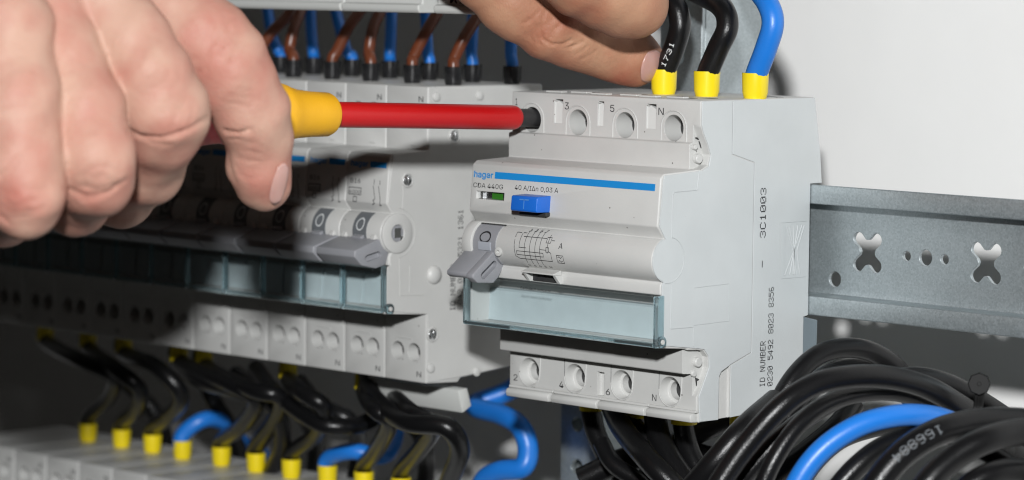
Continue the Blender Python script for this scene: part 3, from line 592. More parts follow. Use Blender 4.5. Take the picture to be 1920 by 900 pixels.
# ------------------------------------------------------------------ wires
def wire(name, label, cat, pts, r, m, group=None, ferr=None, base=None, n=14, seg=10):
    """ferr: list of (point, direction into the clamp, material, scale)"""
    t = thing(name, label, cat, pts[0], group)
    b = MB(); P = spline(pts, seg); b.tube(P, r, n); me = b.mesh('sheath', m, org(t), True); shade_auto(me, 50); link('sheath', me, t)
    for f in ferr or []:
        p, a, mm, s = f; p = np.array(p, float)
        e = MB(); e.lathe(p, a, [(-.3*s, .82*s), (0, 2.9*s), (1.7*s, 3.38*s), (6.9*s, 3.55*s), (6.9*s, 2.95*s), (5.2*s, 2.9*s)], 24); e.build('ferrule', mm, t, smooth=True)
    return t, P
up = (0.0, 0.0, 1.0)
# three thick cables on top of the large breaker
G3 = 'thick cables entering the top of the large breaker'
def topcable(label, m, base, mids, tz):
    b = np.array(base, float); pts = [b+np.array([0, 0, .5]), b+np.array([0.1, 0, 5.5])]+[np.array(p) for p in mids]
    return wire('cable', label, 'cable', pts, 2.95, m, G3, [((b[0], b[1], b[2]-.2), up, M['ferrule'], 1.0)])
c1, P1 = topcable('black cable with white print and yellow ferrule, the one the fingers touch', M['black_wire'], (-34.9, -20.5, 0), [ond(1266, 85, 21), ond(1275, 40, 21), ond(1256, 0, 20), ond(1190, -30, 12), ond(1120, -90, 5)], 0)
c2_, P2 = topcable('plain black cable with yellow ferrule between the printed and the blue cable', M['black_wire'], (-18.9, -20.8, 0), [ond(1346, 92, 21), ond(1364, 50, 20), ond(1352, 12, 18), ond(1300, -18, 10), ond(1230, -60, 2)], 0)
c3_, P3 = topcable('thick blue cable with yellow ferrule on the large breaker', M['blue_wire'], (-3.0, -19.3, 0), [ond(1436, 92, 20), ond(1449, 45, 20), ond(1440, 8, 19), ond(1410, -35, 15), ond(1370, -110, 5)], 0)
def print_on(P, r, t, txt, s0, cw, ch, parent_thing, voff=0.0, m=None, flip=False):
    P = np.array(P); L = np.concatenate([[0], np.cumsum(np.linalg.norm(np.diff(P, axis=0), axis=1))])
    def fit(u, v):
        s = s0+u*cw*(-1 if flip else 1); q = np.array([np.interp(s, L, P[:, k]) for k in range(3)])
        q2 = np.array([np.interp(s+.5, L, P[:, k]) for k in range(3)]); tg = q2-q; tg /= np.linalg.norm(tg)
        vw = CC-q; vw -= tg*vw.dot(tg); vw /= np.linalg.norm(vw); sd = np.cross(vw, tg)*(-1 if flip else 1)
        a = ((v-3.5)*ch+voff)/r; return q+(r+.03)*(math.cos(a)*vw-math.sin(a)*sd*(-1))
    dots(txt, fit, 6.4, 1.0).build('lettering', m or M['white_print'], parent_thing, fix=False)
print_on(P1, 2.95, None, '1731', 8.2, .30, .2, c1, voff=1.0, m=M['white_print'])

# pairs of brown and blue wires into the top of the row
GB, GU = 'brown wires into the long row', 'blue wires into the long row'
def mcbwire(label, m, grp, base, mids, d):
    b = ond(base[0], base[1], d); b[2] = 0
    pts = [b+np.array([0, 0, .3]), b+np.array([0, 0, 6])]+[ond(x, y, dd) for x, y, dd in mids]
    return wire('wire', label, 'wire', pts, 1.75, m, grp, [(b, up, M['black_ferrule'], .76)], n=10, seg=7)
for i, (b, mids) in enumerate((((850, 158), [(852, 110, 26), (872, 68, 24), (905, 15, 18), (930, -40, 8)]), ((773, 153), [(776, 105, 26), (800, 58, 24), (828, 10, 18), (850, -40, 8)]),
        ((695, 148), [(692, 95, 26), (700, 50, 24), (718, 8, 18), (725, -40, 8)]), ((623, 144), [(632, 95, 26), (655, 48, 24), (685, 5, 18), (700, -40, 8)]),
        ((550, 138), [(543, 92, 26), (552, 50, 24), (568, 8, 18), (575, -40, 8)]), ((468, 133), [(478, 105, 26), (508, 62, 24), (545, 20, 18), (560, -40, 8)]), ((400, 128), [(402, 85, 26), (425, 40, 24), (440, 0, 16), (440, -40, 8)]))):
    mcbwire('brown wire with black end sleeve, %s brown one from the red shaft tip' % ORD[i], M['brown_wire'], GB, b, mids, 27)
for i, (b, mids) in enumerate((((960, 157), [(958, 100, 6), (958, 40, 4), (955, -30, 0)]), ((886, 151), [(884, 100, 7), (886, 50, 5), (890, -30, 0)]), ((805, 146), [(803, 105, 7), (800, 60, 5), (795, -30, 0)]),
        ((731, 142), [(731, 100, 8), (733, 50, 6), (735, -30, 0)]), ((660, 138), [(652, 100, 8), (640, 62, 6), (622, -10, 0)]), ((588, 134), [(587, 95, 8), (583, 50, 5), (580, -30, 0)]), ((526, 129), [(519, 90, 8), (508, 60, 6), (495, -20, 0)]))):
    mcbwire('blue wire with black end sleeve, %s blue one from the red shaft tip' % ORD[i], M['blue_wire'], GU, b, mids, 7)

# cables between the long row and the lower row
GL = 'cables with yellow ends between the two rows'
lows = [(165, 827), (228, 838), (286, 848), (342, 860), (415, 872), (480, 884), (546, 896), (614, 908), (682, 920), (752, 932)]
tops = [(85, 640), (165, 655), (232, 655), (290, 668), (335, 672), (382, 690), (540, 700), (620, 712), (682, 720), (737, 735)]
way = [[(150, 675, 34), (212, 705, 30), (205, 745, 20)], [(215, 690, 34), (262, 730, 30), (255, 770, 20)], [(290, 685, 34), (340, 740, 30), (318, 780, 20)], [(455, 830, -14), (428, 797, -4), (385, 786, 8)],
       [(430, 720, 36), (480, 750, 34), (452, 800, 22)], [(470, 730, 38), (525, 745, 34), (513, 790, 22)], [(565, 735, 38), (608, 765, 36), (592, 815, 20)], [(742, 800, -8), (735, 838, 0), (712, 856, 6), (660, 846, 12)],
       [(700, 765, 42), (730, 792, 38), (705, 845, 20)], [(770, 772, 44), (812, 800, 40), (785, 845, 22)]]
def onz(px, py, z):
    v = CM.T @ np.array([(px-960)/CF, -(py-450)/CF, 1.0]); return CC+v*((z-CC[2])/v[2])
for i, (lo, tp, wy) in enumerate(zip(lows, tops, way)):
    a = onz(*lo, -125.0); a[1] = max(min(a[1], -10), -16); blue = i in (3, 7); m = M['blue_wire'] if blue else M['black_wire']
    T = ond(tp[0], tp[1]+14, 24); T[2] = -85.0
    pts = ([ond(500, 880, -34), ond(490, 850, -26)] if i == 3 else [ond(700, 700, -30), ond(735, 750, -20)] if i == 7 else [T, T+np.array([0, 0, -6.5])])+[ond(*q) for q in wy]+[a+np.array([0, 0, 7.5]), a+np.array([0, 0, .5])]
    wire('cable', '%s cable with yellow end under the long row, %s from the gripping hand' % ('blue' if blue else 'black', ORD[i]), 'cable', pts, 2.6, m, GL,
         [(a, up, M['ferrule'], .86)]+([] if blue else [(T+np.array([0, 0, -1.0]), (0, 0, -1), M['ferrule'], .8)]), n=12)
GD = 'black cables behind the yellow ferrules'
for lab, pp in (('black cable in the shade behind the first yellow ferrules of the lowest row', [(200, 690, 0), (250, 730, 0), (300, 790, -6), (310, 860, -12), (300, 930, -16)]),
        ('black cable dropping behind the first blue loop', [(380, 700, 4), (400, 750, 2), (430, 800, -4), (450, 860, -12), (440, 930, -16)]),
        ('black cable curving behind the middle yellow ferrules', [(440, 700, 6), (500, 740, 6), (560, 770, 0), (590, 830, -10), (585, 930, -16)]),
        ('black cable dropping between the middle and second blue loop', [(560, 715, 4), (600, 760, 6), (655, 790, 2), (672, 840, -8), (660, 930, -14)]),
        ('black cable hidden behind the thick black loop by the rail latch', [(690, 730, 4), (740, 760, 6), (790, 820, 0), (800, 870, -8), (790, 950, -12)])):
    wire('cable', lab, 'cable', [ond(*q) for q in pp], 2.7, M['black_wire'], GD, n=12)
# extra long black loop and a blue loop beside the row
wire('cable', 'black cable looping down beside the white rail latch', 'cable', [ond(690, 700, 24), ond(700, 745, 34), ond(760, 790, 46), ond(835, 800, 44), ond(862, 840, 38), ond(845, 895, 30), ond(820, 960, 20)], 2.9, M['black_wire'])
wire('cable', 'black cable crossing under the row behind the yellow ferrules', 'cable', [ond(480, 690, 20), ond(520, 740, 30), ond(590, 790, 34), ond(640, 800, 30), ond(690, 790, 20), ond(760, 745, 16)], 2.6, M['black_wire'])
wire('cable', 'black cable sagging under the row behind the blue loop', 'cable', [ond(330, 680, 20), ond(380, 715, 30), ond(450, 735, 34), ond(515, 765, 26), ond(530, 830, 16), ond(500, 900, 8)], 2.6, M['black_wire'])
wire('cable', 'thick blue cable bending in front of the dark panel below the large breaker', 'cable', [ond(1010, 700, -22), ond(950, 735, -14), ond(890, 760, -6), ond(940, 778, -2), ond(975, 800, 0), ond(990, 840, 0), ond(980, 876, 2), ond(935, 884, 4), ond(905, 905, 4), ond(895, 960, 4)], 3.1, M['blue_wire'])

# ------------------------------------------------------------------ coiled cables under the rail
GC = 'black cables coiled under the rail'
def coil(label, pts, rpx, m=None, group=GC, n=16, name='cable'):
    P = [at(*p) for p in pts]; Z = sum(p[2] for p in pts)/len(pts)
    return wire(name, label, 'cable', P, rpx*Z/CF, m or M['black_wire'], group, n=n, seg=10)
coil('black cable forming the outermost arc of the coil against the large breaker', [(1290, 1010, 800), (1335, 930, 800), (1392, 845, 800), (1462, 765, 800), (1525, 722, 803), (1590, 707, 806), (1660, 707, 810), (1730, 723, 815), (1790, 755, 820), (1860, 805, 828), (1930, 870, 840)], 22)
coil('black cable under the outermost arc, running on beneath the cable tie', [(1335, 1010, 815), (1370, 930, 815), (1425, 860, 815), (1490, 800, 816), (1570, 748, 820), (1660, 715, 826), (1720, 706, 830), (1780, 720, 834), (1840, 752, 838), (1910, 800, 842), (1990, 870, 846)], 19)
coil('shiny black cable just above the blue cable of the coil', [(1400, 1010, 806), (1425, 925, 806), (1452, 862, 806), (1495, 800, 808), (1550, 757, 812), (1620, 737, 818), (1690, 738, 824), (1760, 765, 832), (1830, 810, 840)], 17)
coil('blue cable running through the coil of black cables', [(1455, 1000, 798), (1495, 905, 797), (1540, 845, 797), (1600, 803, 798), (1660, 783, 800), (1720, 778, 804), (1780, 790, 812), (1850, 830, 824)], 21, M['blue_wire'], None)
coil('black cable under the blue cable', [(1530, 1000, 800), (1565, 925, 800), (1615, 868, 801), (1670, 832, 804), (1740, 812, 808), (1810, 815, 814), (1890, 850, 820)], 21)
ce, PE = coil('thick black cable with white numbers near the bottom of the coil', [(1600, 1000, 785), (1640, 915, 785), (1692, 852, 786), (1755, 812, 788), (1825, 793, 792), (1900, 790, 796), (1990, 800, 800)], 27)
coil('thick black cable crossing over the numbered cable', [(1690, 1000, 768), (1735, 912, 768), (1790, 858, 770), (1850, 825, 772), (1915, 810, 776), (2000, 805, 780)], 26)
coil('glossy black cable in the lowest corner of the coil', [(1760, 1000, 780), (1800, 930, 780), (1850, 893, 781), (1910, 882, 784), (1990, 900, 788)], 24)
coil('black cable slanting through the lowest corner of the coil', [(1770, 810, 796), (1840, 842, 790), (1910, 884, 786), (1990, 930, 782)], 20)
coil('black cable arching behind the coil just below the rail', [(1440, 800, 850), (1480, 720, 852), (1530, 668, 856), (1585, 652, 860), (1640, 662, 864), (1690, 700, 868), (1725, 770, 872)], 19)
coil('black cable of the rear loop touching the grey latch foot', [(1450, 840, 856), (1500, 745, 860), (1560, 700, 866), (1620, 690, 870), (1680, 712, 874), (1730, 780, 880)], 20)
coil('black cable rising from below the large breaker into the coil', [(1230, 1000, 835), (1290, 925, 832), (1345, 862, 828), (1400, 800, 830), (1455, 752, 840)], 24)
coil('black cable dropping steeply under the large breaker', [(1140, 740, 906), (1165, 800, 892), (1215, 862, 866), (1280, 930, 860), (1330, 1000, 856)], 22)
cm_, PM = coil('short black cable with a white printed mark under the large breaker', [(1330, 990, 868), (1300, 925, 872), (1262, 870, 878), (1238, 825, 884), (1228, 780, 892), (1220, 740, 902)], 22)
coil('black cable hanging from the third lower terminal of the large breaker', [(1165, 740, 912), (1180, 790, 900), (1245, 850, 892), (1310, 905, 894), (1380, 960, 894)], 19)
coil('black cable at the foot of the perforated post', [(1128, 830, 905), (1150, 870, 900), (1200, 905, 896), (1250, 960, 890)], 17)
coil('black cable filling the middle of the coil', [(1470, 1000, 835), (1500, 900, 835), (1560, 830, 836), (1630, 800, 838), (1710, 790, 842), (1800, 800, 846)], 22)
coil('black cable deep inside the lower coil', [(1380, 1000, 845), (1440, 905, 845), (1510, 850, 846), (1570, 800, 850), (1600, 760, 856)], 22)
coil('black cable in the dark gap under the large breaker', [(1190, 1000, 905), (1215, 900, 905), (1275, 830, 905), (1350, 790, 905), (1430, 770, 905)], 24)
coil('black cable crossing low in the dark gap under the large breaker', [(1090, 900, 915), (1180, 860, 912), (1280, 850, 908), (1370, 880, 900), (1430, 960, 895)], 24)
LE = np.linalg.norm(np.diff(PE, axis=0), axis=1).sum()
print_on(PE, 3.45, None, '166884', 33.0, .36, .34, ce, voff=-.4, m=mat('dull print', (.10, .11, .12), .6), flip=True)
print_on(PM, 3.0, None, '5m', 9.5, .36, .36, cm_, m=mat('dull print', (.14, .15, .155), .6), flip=True)
# yellow ferrules under the large breaker with their cables
for i, x in enumerate((-9.5, -27.1, -44.6, -62.1)):
    b = np.array([x, -19.0 if i else -15.0, -82.6])
    dn = [b, b+np.array([0, 0, -8.]), b+np.array([2, 3, -18.]), b+np.array([10, 10, -34.]), b+np.array([24, 14, -60])]
    wire('cable', 'black cable under the large breaker, at its %s terminal from the coil' % ORD[i], 'cable', dn, 2.9, M['black_wire'], 'cables entering the underside of the large breaker',
         [(b+np.array([0, 0, .6]), (0, 0, -1), M['ferrule'], 1.0)])
# cable tie
t = thing('cable_tie', 'black cable tie with octagonal head standing on the coiled cables', 'cable tie', at(1835, 755, 820))
h = at(1836, 720, 812); vw = (CC-h)/np.linalg.norm(CC-h)
b = MB(); b.lathe(h-vw*1.5, vw, [(0, 2.5), (.2, 2.85), (2.8, 2.85), (3.0, 2.6)], 8); b.build('tie_head', M['tie'], t)
b = MB(); b.lathe(h+vw*1.5, vw, [(0, .6), (.5, .5)], 6); b.build('tie_lock', M['tie'], t)
b = MB(); P = spline([at(1838, 725, 813), at(1836, 745, 812), at(1832, 775, 811), at(1820, 800, 816)], 5)
for dx in (-.7, 0, .7): b.tube(P+CM[0]*dx, .55, 6)
b.build('tie_strap', M['tie'], t)

# ------------------------------------------------------------------ screwdriver
t = thing('screwdriver', 'screwdriver with black tip, red insulated shaft and yellow collar held by the gripping hand', 'screwdriver', (-62.1, -43.4, -7.4))
tip = np.array([-62.1, -38.5, -7.1]); ax = at(618, 217, 838.5)-np.array([-62.1, -49.4, -7.0]); ax /= np.linalg.norm(ax); s0 = 4.9
def rod(prof, name, m, nn=40): b = MB(); b.lathe(tip+ax*0, ax, prof, nn); return b.build(name, m, t, smooth=True)
rod([(0, 1.4), (1.0, 2.45), (12.5, 2.45)], 'tip', M['tip'])
rod([(10.8, 2.3), (11.0, 2.9), (11.6, 3.2), (12.6, 3.32), (79, 3.32)], 'shaft', M['red'], 48)
rod([(77.6, 4.2), (77.8, 5.2), (78.8, 5.65), (84, 5.8), (89, 6.2), (92.0, 6.9), (93.6, 7.5), (95.6, 7.9), (99, 7.6), (101.5, 8.0)], 'collar', M['yellow_handle'], 48)
rod([(101, 8.1), (103, 9.2), (108, 8.6), (114, 7.6), (121, 8.4), (135, 10.5), (160, 11.2), (185, 10), (192, 6)], 'handle', M['red_handle'], 40)

# ------------------------------------------------------------------ hands: one continuous surface each (distance field -> surface net)
def smin(a, b, k):
    h = np.clip(.5+.5*(b-a)/k, 0, 1); return b*(1-h)+a*h-k*h*(1-h)
def cams(p): px, py, Z = p[:3]; return np.array([(px-960)/CF*Z, -(py-450)/CF*Z, Z])
def capsule(X, a, b, ra, rb):
    ba = b-a; t_ = np.clip(((X-a)@ba)/(ba@ba), 0, 1); q = X-a-t_[..., None]*ba; return np.sqrt((q*q).sum(-1))-(ra+(rb-ra)*t_)
def field(X, chains, kpalm):
    D = None
    for grp, kin, kout in chains:
        d = None
        for ch in grp:
            for a, b in zip(ch[:-1], ch[1:]):
                c = capsule(X, cams(a), cams(b), a[3], b[3]); d = c if d is None else smin(d, c, kin)
        D = d if D is None else smin(D, d, kout)
    return D
def surface_net(chains, lo, hi, h):
    lo = np.array(lo, float); n = np.ceil((np.array(hi)-lo)/h).astype(int)+1
    D = np.empty(n, np.float32); ys = lo[1]+h*np.arange(n[1]); zs = lo[2]+h*np.arange(n[2])
    for i in range(0, n[0], 16):
        xs = lo[0]+h*np.arange(i, min(i+16, n[0])); X = np.stack(np.meshgrid(xs, ys, zs, indexing='ij'), -1); D[i:i+16] = field(X, chains, 0)
    ins = D < 0; c = np.zeros(tuple(n-1), np.int8)
    for dx in (0, 1):
        for dy in (0, 1):
            for dz in (0, 1): c += ins[dx:n[0]-1+dx, dy:n[1]-1+dy, dz:n[2]-1+dz]
    act = (c > 0) & (c < 8); idx = -np.ones(act.shape, int); cells = np.argwhere(act); idx[act] = np.arange(len(cells))
    acc = np.zeros((len(cells), 3)); cnt = np.zeros(len(cells))
    cor = [(a, b, e) for a in (0, 1) for b in (0, 1) for e in (0, 1)]
    for p in cor:
        for k in range(3):
            if p[k] == 0:
                q = list(p); q[k] = 1
                a = D[cells[:, 0]+p[0], cells[:, 1]+p[1], cells[:, 2]+p[2]]; b = D[cells[:, 0]+q[0], cells[:, 1]+q[1], cells[:, 2]+q[2]]
                s = (a < 0) != (b < 0); tt = np.where(s, a/(a-b+1e-12), 0); pos = np.tile(np.array(p, float), (len(cells), 1)); pos[:, k] = tt
                acc[s] += pos[s]; cnt[s] += 1
    V = lo+h*(cells+acc/cnt[:, None]); F = []
    for k in range(3):
        o1, o2 = [(1, 2), (2, 0), (0, 1)][k]
        sl0 = [slice(None)]*3; sl1 = [slice(None)]*3; sl0[k] = slice(0, -1); sl1[k] = slice(1, None)
        sg = ins[tuple(sl0)] != ins[tuple(sl1)]; E_ = np.argwhere(sg); E_ = E_[(E_[:, o1] > 0) & (E_[:, o2] > 0) & (E_[:, o1] < n[o1]-1) & (E_[:, o2] < n[o2]-1)]
        def ci(a, b): q = E_.copy(); q[:, o1] -= a; q[:, o2] -= b; return idx[q[:, 0], q[:, 1], q[:, 2]]
        quad = np.stack([ci(1, 1), ci(0, 1), ci(0, 0), ci(1, 0)], 1); fl_ = ins[E_[:, 0], E_[:, 1], E_[:, 2]]
        quad[~fl_] = quad[~fl_][:, ::-1]; F.append(quad)
    return V, np.concatenate(F)
def seg_dist(px, py, line):
    best = np.full(px.shape, 1e9)
    for (ax_, ay_), (bx, by) in zip(line[:-1], line[1:]):
        dx, dy = bx-ax_, by-ay_; tt = np.clip(((px-ax_)*dx+(py-ay_)*dy)/(dx*dx+dy*dy+1e-9), 0, 1)
        best = np.minimum(best, np.hypot(px-ax_-tt*dx, py-ay_-tt*dy))
    return best
def skin_mat(a, b2, c):
    m = bpy.data.materials.new('skin'); m.use_nodes = True; nt = m.node_tree; b = nt.nodes['Principled BSDF']
    b.inputs['Roughness'].default_value = .56; b.inputs['Subsurface Weight'].default_value = .06; b.inputs['Subsurface Scale'].default_value = .0025
    b.inputs['Subsurface Radius'].default_value = (1, .3, .15); b.inputs['Specular IOR Level'].default_value = .3
    tc = node(nt, 'ShaderNodeTexCoord'); at_ = node(nt, 'ShaderNodeAttribute', attribute_name='flush')
    n = node(nt, 'ShaderNodeTexNoise'); n.inputs['Scale'].default_value = 90; n.inputs['Detail'].default_value = 5; nt.links.new(tc.outputs['Object'], n.inputs['Vector'])
    ad = node(nt, 'ShaderNodeMath', operation='MULTIPLY_ADD'); ad.inputs[1].default_value = 1.7; ad.inputs[2].default_value = -.72; nt.links.new(n.outputs['Fac'], ad.inputs[0])
    a2 = node(nt, 'ShaderNodeMath', operation='ADD'); nt.links.new(ad.outputs[0], a2.inputs[0]); nt.links.new(at_.outputs['Fac'], a2.inputs[1])
    cr = node(nt, 'ShaderNodeValToRGB'); e = cr.color_ramp.elements; e[0].position = 0; e[0].color = a; e[1].position = 1; e[1].color = c
    k = cr.color_ramp.elements.new(.45); k.color = b2
    nt.links.new(a2.outputs[0], cr.inputs[0]); nt.links.new(cr.outputs[0], b.inputs['Base Color'])
    v = node(nt, 'ShaderNodeTexVoronoi'); v.inputs['Scale'].default_value = 1500; v.feature = 'DISTANCE_TO_EDGE'
    nw = node(nt, 'ShaderNodeTexNoise'); nw.inputs['Scale'].default_value = 500; nw.inputs['Detail'].default_value = 4
    mpn = node(nt, 'ShaderNodeMapping'); nt.links.new(tc.outputs['Object'], mpn.inputs['Vector']); nt.links.new(mpn.outputs[0], v.inputs['Vector']); nt.links.new(tc.outputs['Object'], nw.inputs['Vector'])
    mpn.inputs['Scale'].default_value = (1, 1, .5)
    mx = node(nt, 'ShaderNodeMath', operation='MULTIPLY_ADD'); mx.inputs[1].default_value = .6; nt.links.new(v.outputs['Distance'], mx.inputs[0]); nt.links.new(nw.outputs['Fac'], mx.inputs[2])
    bp = node(nt, 'ShaderNodeBump'); bp.inputs['Strength'].default_value = .5; bp.inputs['Distance'].default_value = .0003
    nt.links.new(mx.outputs[0], bp.inputs['Height']); nt.links.new(bp.outputs[0], b.inputs['Normal']); return m
M['skin'] = skin_mat((.47, .285, .215, 1), (.43, .21, .16, 1), (.39, .125, .095, 1))
M['skin_dim_warm'] = skin_mat((.43, .235, .145, 1), (.37, .165, .10, 1), (.33, .09, .055, 1))  # darker, warmer skin copy; weaker flash light on this hand put into the colour
def hand(label, chains, lo, hi, h, creases, flushes, nails, sk='skin'):
    V, F = surface_net(chains, lo, hi, h)
    # normals from the field
    e = .4; g = np.stack([field(V+np.eye(3)[k]*e, chains, 0)-field(V-np.eye(3)[k]*e, chains, 0) for k in range(3)], 1); g /= np.linalg.norm(g, axis=1)[:, None]+1e-9
    px = 960+CF*V[:, 0]/V[:, 2]; py = 450-CF*V[:, 1]/V[:, 2]; face = np.clip(-g[:, 2]*1.4+.15, 0, 1); disp = np.zeros(len(V))
    for line, dep, wd in creases: disp -= dep*np.exp(-(seg_dist(px, py, line)/wd)**2)*face
    # low frequency unevenness
    q = V*.12; disp += .22*(np.sin(q[:, 0]*2.1+q[:, 1]*1.3)*np.sin(q[:, 1]*2.7-q[:, 2])+.6*np.sin(q[:, 0]*5.1-q[:, 1]*4.2+q[:, 2]*2.2))
    V2 = V+g*disp[:, None]; W = CC+V2 @ CM
    t = thing('hand', label, 'hand', W.mean(0)); o = org(t)
    me = bpy.data.meshes.new('skin'); me.vertices.add(len(W)); me.vertices.foreach_set('co', ((W-o)*S).ravel()); nf = len(F)
    me.loops.add(nf*4); me.loops.foreach_set('vertex_index', F.ravel().astype(np.int32)); me.polygons.add(nf)
    me.polygons.foreach_set('loop_start', np.arange(0, nf*4, 4, dtype=np.int32)); me.polygons.foreach_set('loop_total', np.full(nf, 4, np.int32)); me.update(calc_edges=True); me.validate()
    me.polygons.foreach_set('use_smooth', [True]*len(me.polygons)); me.materials.append(M[sk])
    fa = np.zeros(len(W))
    for x, y, r, s in flushes: fa += s*np.exp(-((px-x)**2+(py-y)**2)/r**2)
    at_ = me.attributes.new('flush', 'FLOAT', 'POINT'); at_.data.foreach_set('value', fa.astype(np.float32)); link('skin', me, t)
    for quad, Zc, bulge in nails:      # nail outline in picture order, laid just over the skin
        n_ = 14; m_ = 10; G = []
        for i in range(n_+1):
            for j in range(m_+1):
                u = i/n_*2-1; v = j/m_*2-1; u, v = u*math.sqrt(1-v*v*.42), v*math.sqrt(1-u*u*.42); u = u*.5+.5; v = v*.5+.5; a = np.array(quad[0])*(1-v)+np.array(quad[1])*v; b_ = np.array(quad[3])*(1-v)+np.array(quad[2])*v
                G.append(list(a*(1-u)+b_*u)+[u, v])
        VV = []
        for x, y, z0, u, v in G:
            # march to the skin along the ray
            dr = np.array([(x-960)/CF, -(y-450)/CF, 1.]); z = Zc-25; 
            for _ in range(60):
                d = float(field((dr*z)[None], chains, 0)[0])
                if d < .02: break
                z += max(d*.8, .02)
            z = min(z, Zc+7)
            rim = min(u, 1-u, v, 1-v); VV.append(CC+(dr*(z-.10-bulge*min(1, rim*4))) @ CM)
        FF = [(i*(m_+1)+j, i*(m_+1)+j+1, (i+1)*(m_+1)+j+1, (i+1)*(m_+1)+j) for i in range(n_) for j in range(m_)]
        me = new_mesh('fingernail', (np.array(VV)-o)*S, FF, M['nail'], True)
        ob = link('fingernail', me, t); so = ob.modifiers.new('s', 'SOLIDIFY'); so.thickness = .0004; so.offset = 0
    return t

palmL = [(-220, -330, 800, 24), (-60, -190, 792, 20), (60, -170, 790, 18)]
LH = [([[(-60, -190, 792, 20), (60, -170, 792, 18), (180, -160, 795, 15)], [(-500, -620, 800, 26), (-220, -330, 800, 25), (-60, -190, 795, 22)], [(-260, -300, 810, 18), (-200, 60, 800, 16), (-120, 250, 795, 13)]], 14, 1),
      ([[(150, -150, 800, 12), (282, -18, 790, 10.9), (372, 66, 786, 10.2), (422, 116, 785, 9.8), (440, 150, 786, 9.5), (471, 213, 789, 9.0), (485, 256, 792, 7.8), (487, 315, 795, 7.4), (493, 347, 797, 6.6)], [(404, 74, 784, 8.2), (432, 108, 784, 7.8)]], 2.6, .8),
      ([[(90, -130, 775, 10.5), (182, -8, 764, 9.3), (243, 72, 761, 9.0), (282, 138, 759, 9.2), (308, 205, 761, 9.8), (304, 240, 766, 9.0), (276, 314, 783, 8.6), (225, 362, 800, 8.2), (190, 352, 812, 7.4)], [(326, 212, 763, 7.8), (316, 236, 765, 7.0)]], 2.6, .8),
      ([[(10, -120, 785, 10.5), (90, 20, 759, 9.2), (122, 110, 755, 9.0), (155, 200, 751, 9.0), (175, 285, 748, 9.0), (177, 335, 753, 8.6), (140, 375, 772, 8.2), (90, 370, 790, 7.4)], [(190, 316, 747, 7.4), (188, 338, 749, 7.2)]], 2.6, .8),
      ([[(-80, -90, 776, 11), (14, 50, 747, 10.0), (30, 190, 742, 9.8), (40, 310, 741, 9.6), (40, 362, 744, 9.4), (0, 390, 765, 8.6), (-60, 370, 785, 7.2)], [(56, 366, 739, 7.6), (50, 388, 741, 7.0)]], 2.6, .8),
      ([[(-200, -40, 800, 15), (-80, 60, 815, 13), (120, 140, 842, 10.5), (300, 190, 848, 9.2), (400, 215, 846, 7.6)]], 3, 6)]
crL = [([(242, 246), (262, 258), (300, 262), (350, 246), (392, 222)], .55, 4), ([(258, 256), (285, 270), (320, 272)], .25, 3), ([(120, 352), (160, 368), (205, 362), (240, 338)], .35, 4), ([(150, 350), (180, 356), (214, 346)], .2, 3),
       ([(422, 247), (446, 250), (468, 246)], .6, 3.5), ([(428, 262), (450, 262)], .25, 3), ([(424, 285), (440, 340)], .2, 5), ([(410, 100), (430, 60), (425, 30)], .2, 4), ([(432, 120), (448, 85), (446, 50)], .2, 4), ([(400, 90), (408, 60), (405, 36)], .16, 4),
       ([(0, 330), (18, 318), (34, 296)], .5, 4), ([(0, 405), (16, 420)], .3, 3), ([(362, 142), (374, 134), (386, 130)], .25, 3), ([(352, 110), (380, 112), (396, 104)], .12, 4), ([(300, 210), (340, 205), (372, 190)], .12, 5), ([(0, 210), (20, 205)], .2, 5)]
crL = [(l, d*1.7, w_) for l, d, w_ in crL]
def wrinkles(cr, cx, cy, ang, n, length, gap, dep, wd, bend=.25):
    c_, s_ = math.cos(math.radians(ang)), math.sin(math.radians(ang))
    for k in range(n):
        o_ = (k-(n-1)/2)*gap+rng.uniform(-1, 1); L_ = length*rng.uniform(.55, 1); sh = rng.uniform(-.15, .15)*length
        cr.append(([(cx+c_*(t*L_+sh)-s_*(o_+bend*o_*(1-4*t*t)), cy+s_*(t*L_+sh)+c_*(o_+bend*o_*(1-4*t*t))) for t in np.linspace(-.5, .5, 7)], 2.2*dep*rng.uniform(.5, 1), wd))
wrinkles(crL, 428, 78, -48, 7, 66, 8.5, .26, 2.6); wrinkles(crL, 330, 215, -62, 6, 70, 9, .2, 2.8); wrinkles(crL, 190, 340, -20, 6, 84, 8, .26, 2.8)
wrinkles(crL, 50, 380, -8, 6, 90, 9, .24, 3); wrinkles(crL, 455, 175, 10, 4, 70, 13, .1, 3); wrinkles(crL, 262, 110, -60, 9, 60, 17, .09, 3); wrinkles(crL, 150, 190, -15, 8, 60, 19, .09, 3); wrinkles(crL, 50, 180, -5, 9, 70, 21, .09, 3)
wrinkles(crL, 470, 300, 12, 5, 50, 14, .14, 2.5)
flL = [(40, 370, 90, .35), (190, 350, 70, .35), (340, 250, 70, .35), (440, 90, 80, .35), (495, 340, 60, .3), (60, 170, 40, .3), (110, 20, 60, .25), (470, 200, 60, .15), (345, 60, 60, .3), (40, 90, 40, -.5)]  # redness spots; the last, negative one paints a pale highlight on the knuckle
LN = [([(534, 312, 0), (539, 336, 0), (526, 372, 0), (506, 378, 0)], 795, .15)]
hand('hand gripping the screwdriver with the index finger curled over its yellow collar', LH, (-175, -5, 705), (-48, 112, 868), .85, crL, flL,
     [([(521, 304, 0), (545, 308, 0), (528, 384, 0), (499, 382, 0)], 795, .15)])
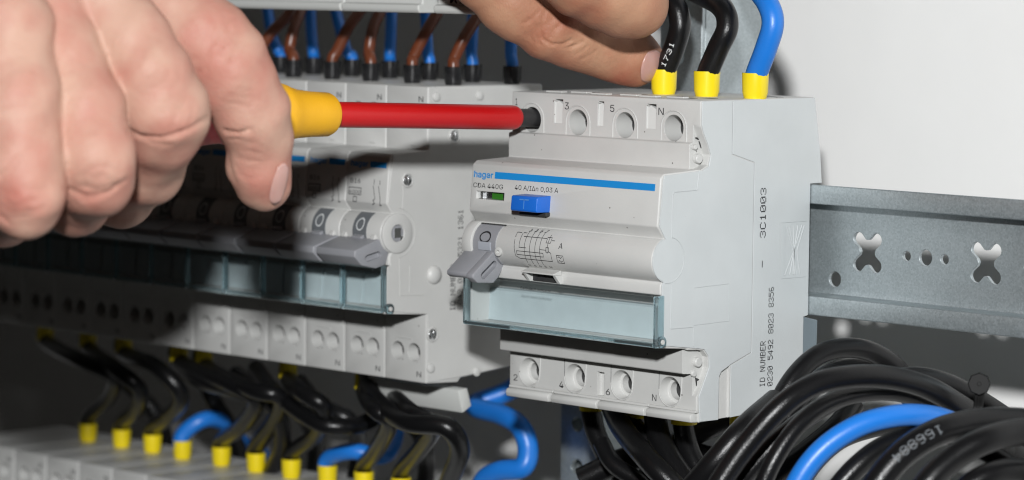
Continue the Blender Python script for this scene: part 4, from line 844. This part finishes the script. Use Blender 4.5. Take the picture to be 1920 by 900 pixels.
RH = [([[(700, -420, 850, 24), (820, -250, 855, 20), (940, -210, 858, 16)], [(500, -700, 845, 26), (700, -420, 850, 25)]], 12, 1),
      ([[(790, -200, 868, 11), (880, -75, 868, 9.8), (965, 5, 871, 9.2), (1032, 48, 874, 9.1), (1085, 72, 878, 8.3), (1135, 92, 882, 7.8), (1180, 106, 885, 7.5), (1194, 111, 886, 7.0)]], 2, 4),
      ([[(900, -240, 850, 12), (1000, -120, 848, 11.5), (1100, -48, 850, 11.2), (1150, -18, 853, 10.6), (1182, 2, 856, 10.2)]], 3, 1.2),
      ([[(930, -240, 872, 10), (1010, -140, 880, 9.5), (1080, -80, 890, 8.5), (1130, -40, 896, 7.5)]], 3, 1.2)]
crR = [([(1010, 48), (1016, 74), (1034, 84), (1058, 84), (1072, 76)], .38, 2.6), ([(1032, 73), (1040, 56), (1052, 46)], .3, 2.2), ([(1000, 40), (1003, 66), (1012, 84)], .25, 2.4), ([(990, 35), (992, 62), (1000, 80)], .18, 2.4), ([(1020, 30), (1018, 50)], .2, 2.4),
       ([(1070, 90), (1085, 82), (1094, 78)], .25, 2.4), ([(1080, 102), (1095, 92), (1104, 84)], .2, 2.4), ([(1012, 20), (1000, 34), (984, 44)], .2, 2.4), ([(1024, 20), (1012, 34)], .2, 2), ([(1044, 88), (1062, 92), (1080, 86)], .18, 2), ([(1025, 48), (1030, 40), (1040, 34)], .2, 2), ([(978, 28), (980, 52), (988, 72)], .14, 2.5), ([(1090, 112), (1108, 104), (1118, 96)], .12, 2.5)]
crR = [(l, d*1.5, w_) for l, d, w_ in crR]
for k in range(9):
    rr = 26+k*6.3; a0 = math.radians(128+3*k+rng.uniform(-6, 6)); a1 = math.radians(226-2*k+rng.uniform(-8, 8))
    crR.append(([(1066+rr*math.cos(a)*1.15+rng.uniform(-.8, .8), 60-rr*math.sin(a)*.8+6+rng.uniform(-.8, .8)) for a in np.linspace(a0, a1, 9)], .16 if k < 5 else .1, 1.5))
for k in range(5):
    x = 1092+k*9; crR.append(([(x-4, 112+k*4), (x+2, 98+k*4), (x+7, 88+k*4)], .1, 1.6))
flR = [(1040, 60, 60, .45), (1170, 140, 60, .35), (1110, -10, 50, .3), (1190, 30, 50, -.1), (900, 10, 70, .15)]
hand('hand whose fingertip presses on the large breaker beside the printed black cable', RH, (-75, 35, 815), (52, 150, 912), .62, crR, flR,
     [([(1209, 92, 0), (1246, 96, 0), (1240, 150, 0), (1196, 158, 0)], 880, .1)], 'skin_dim_warm')
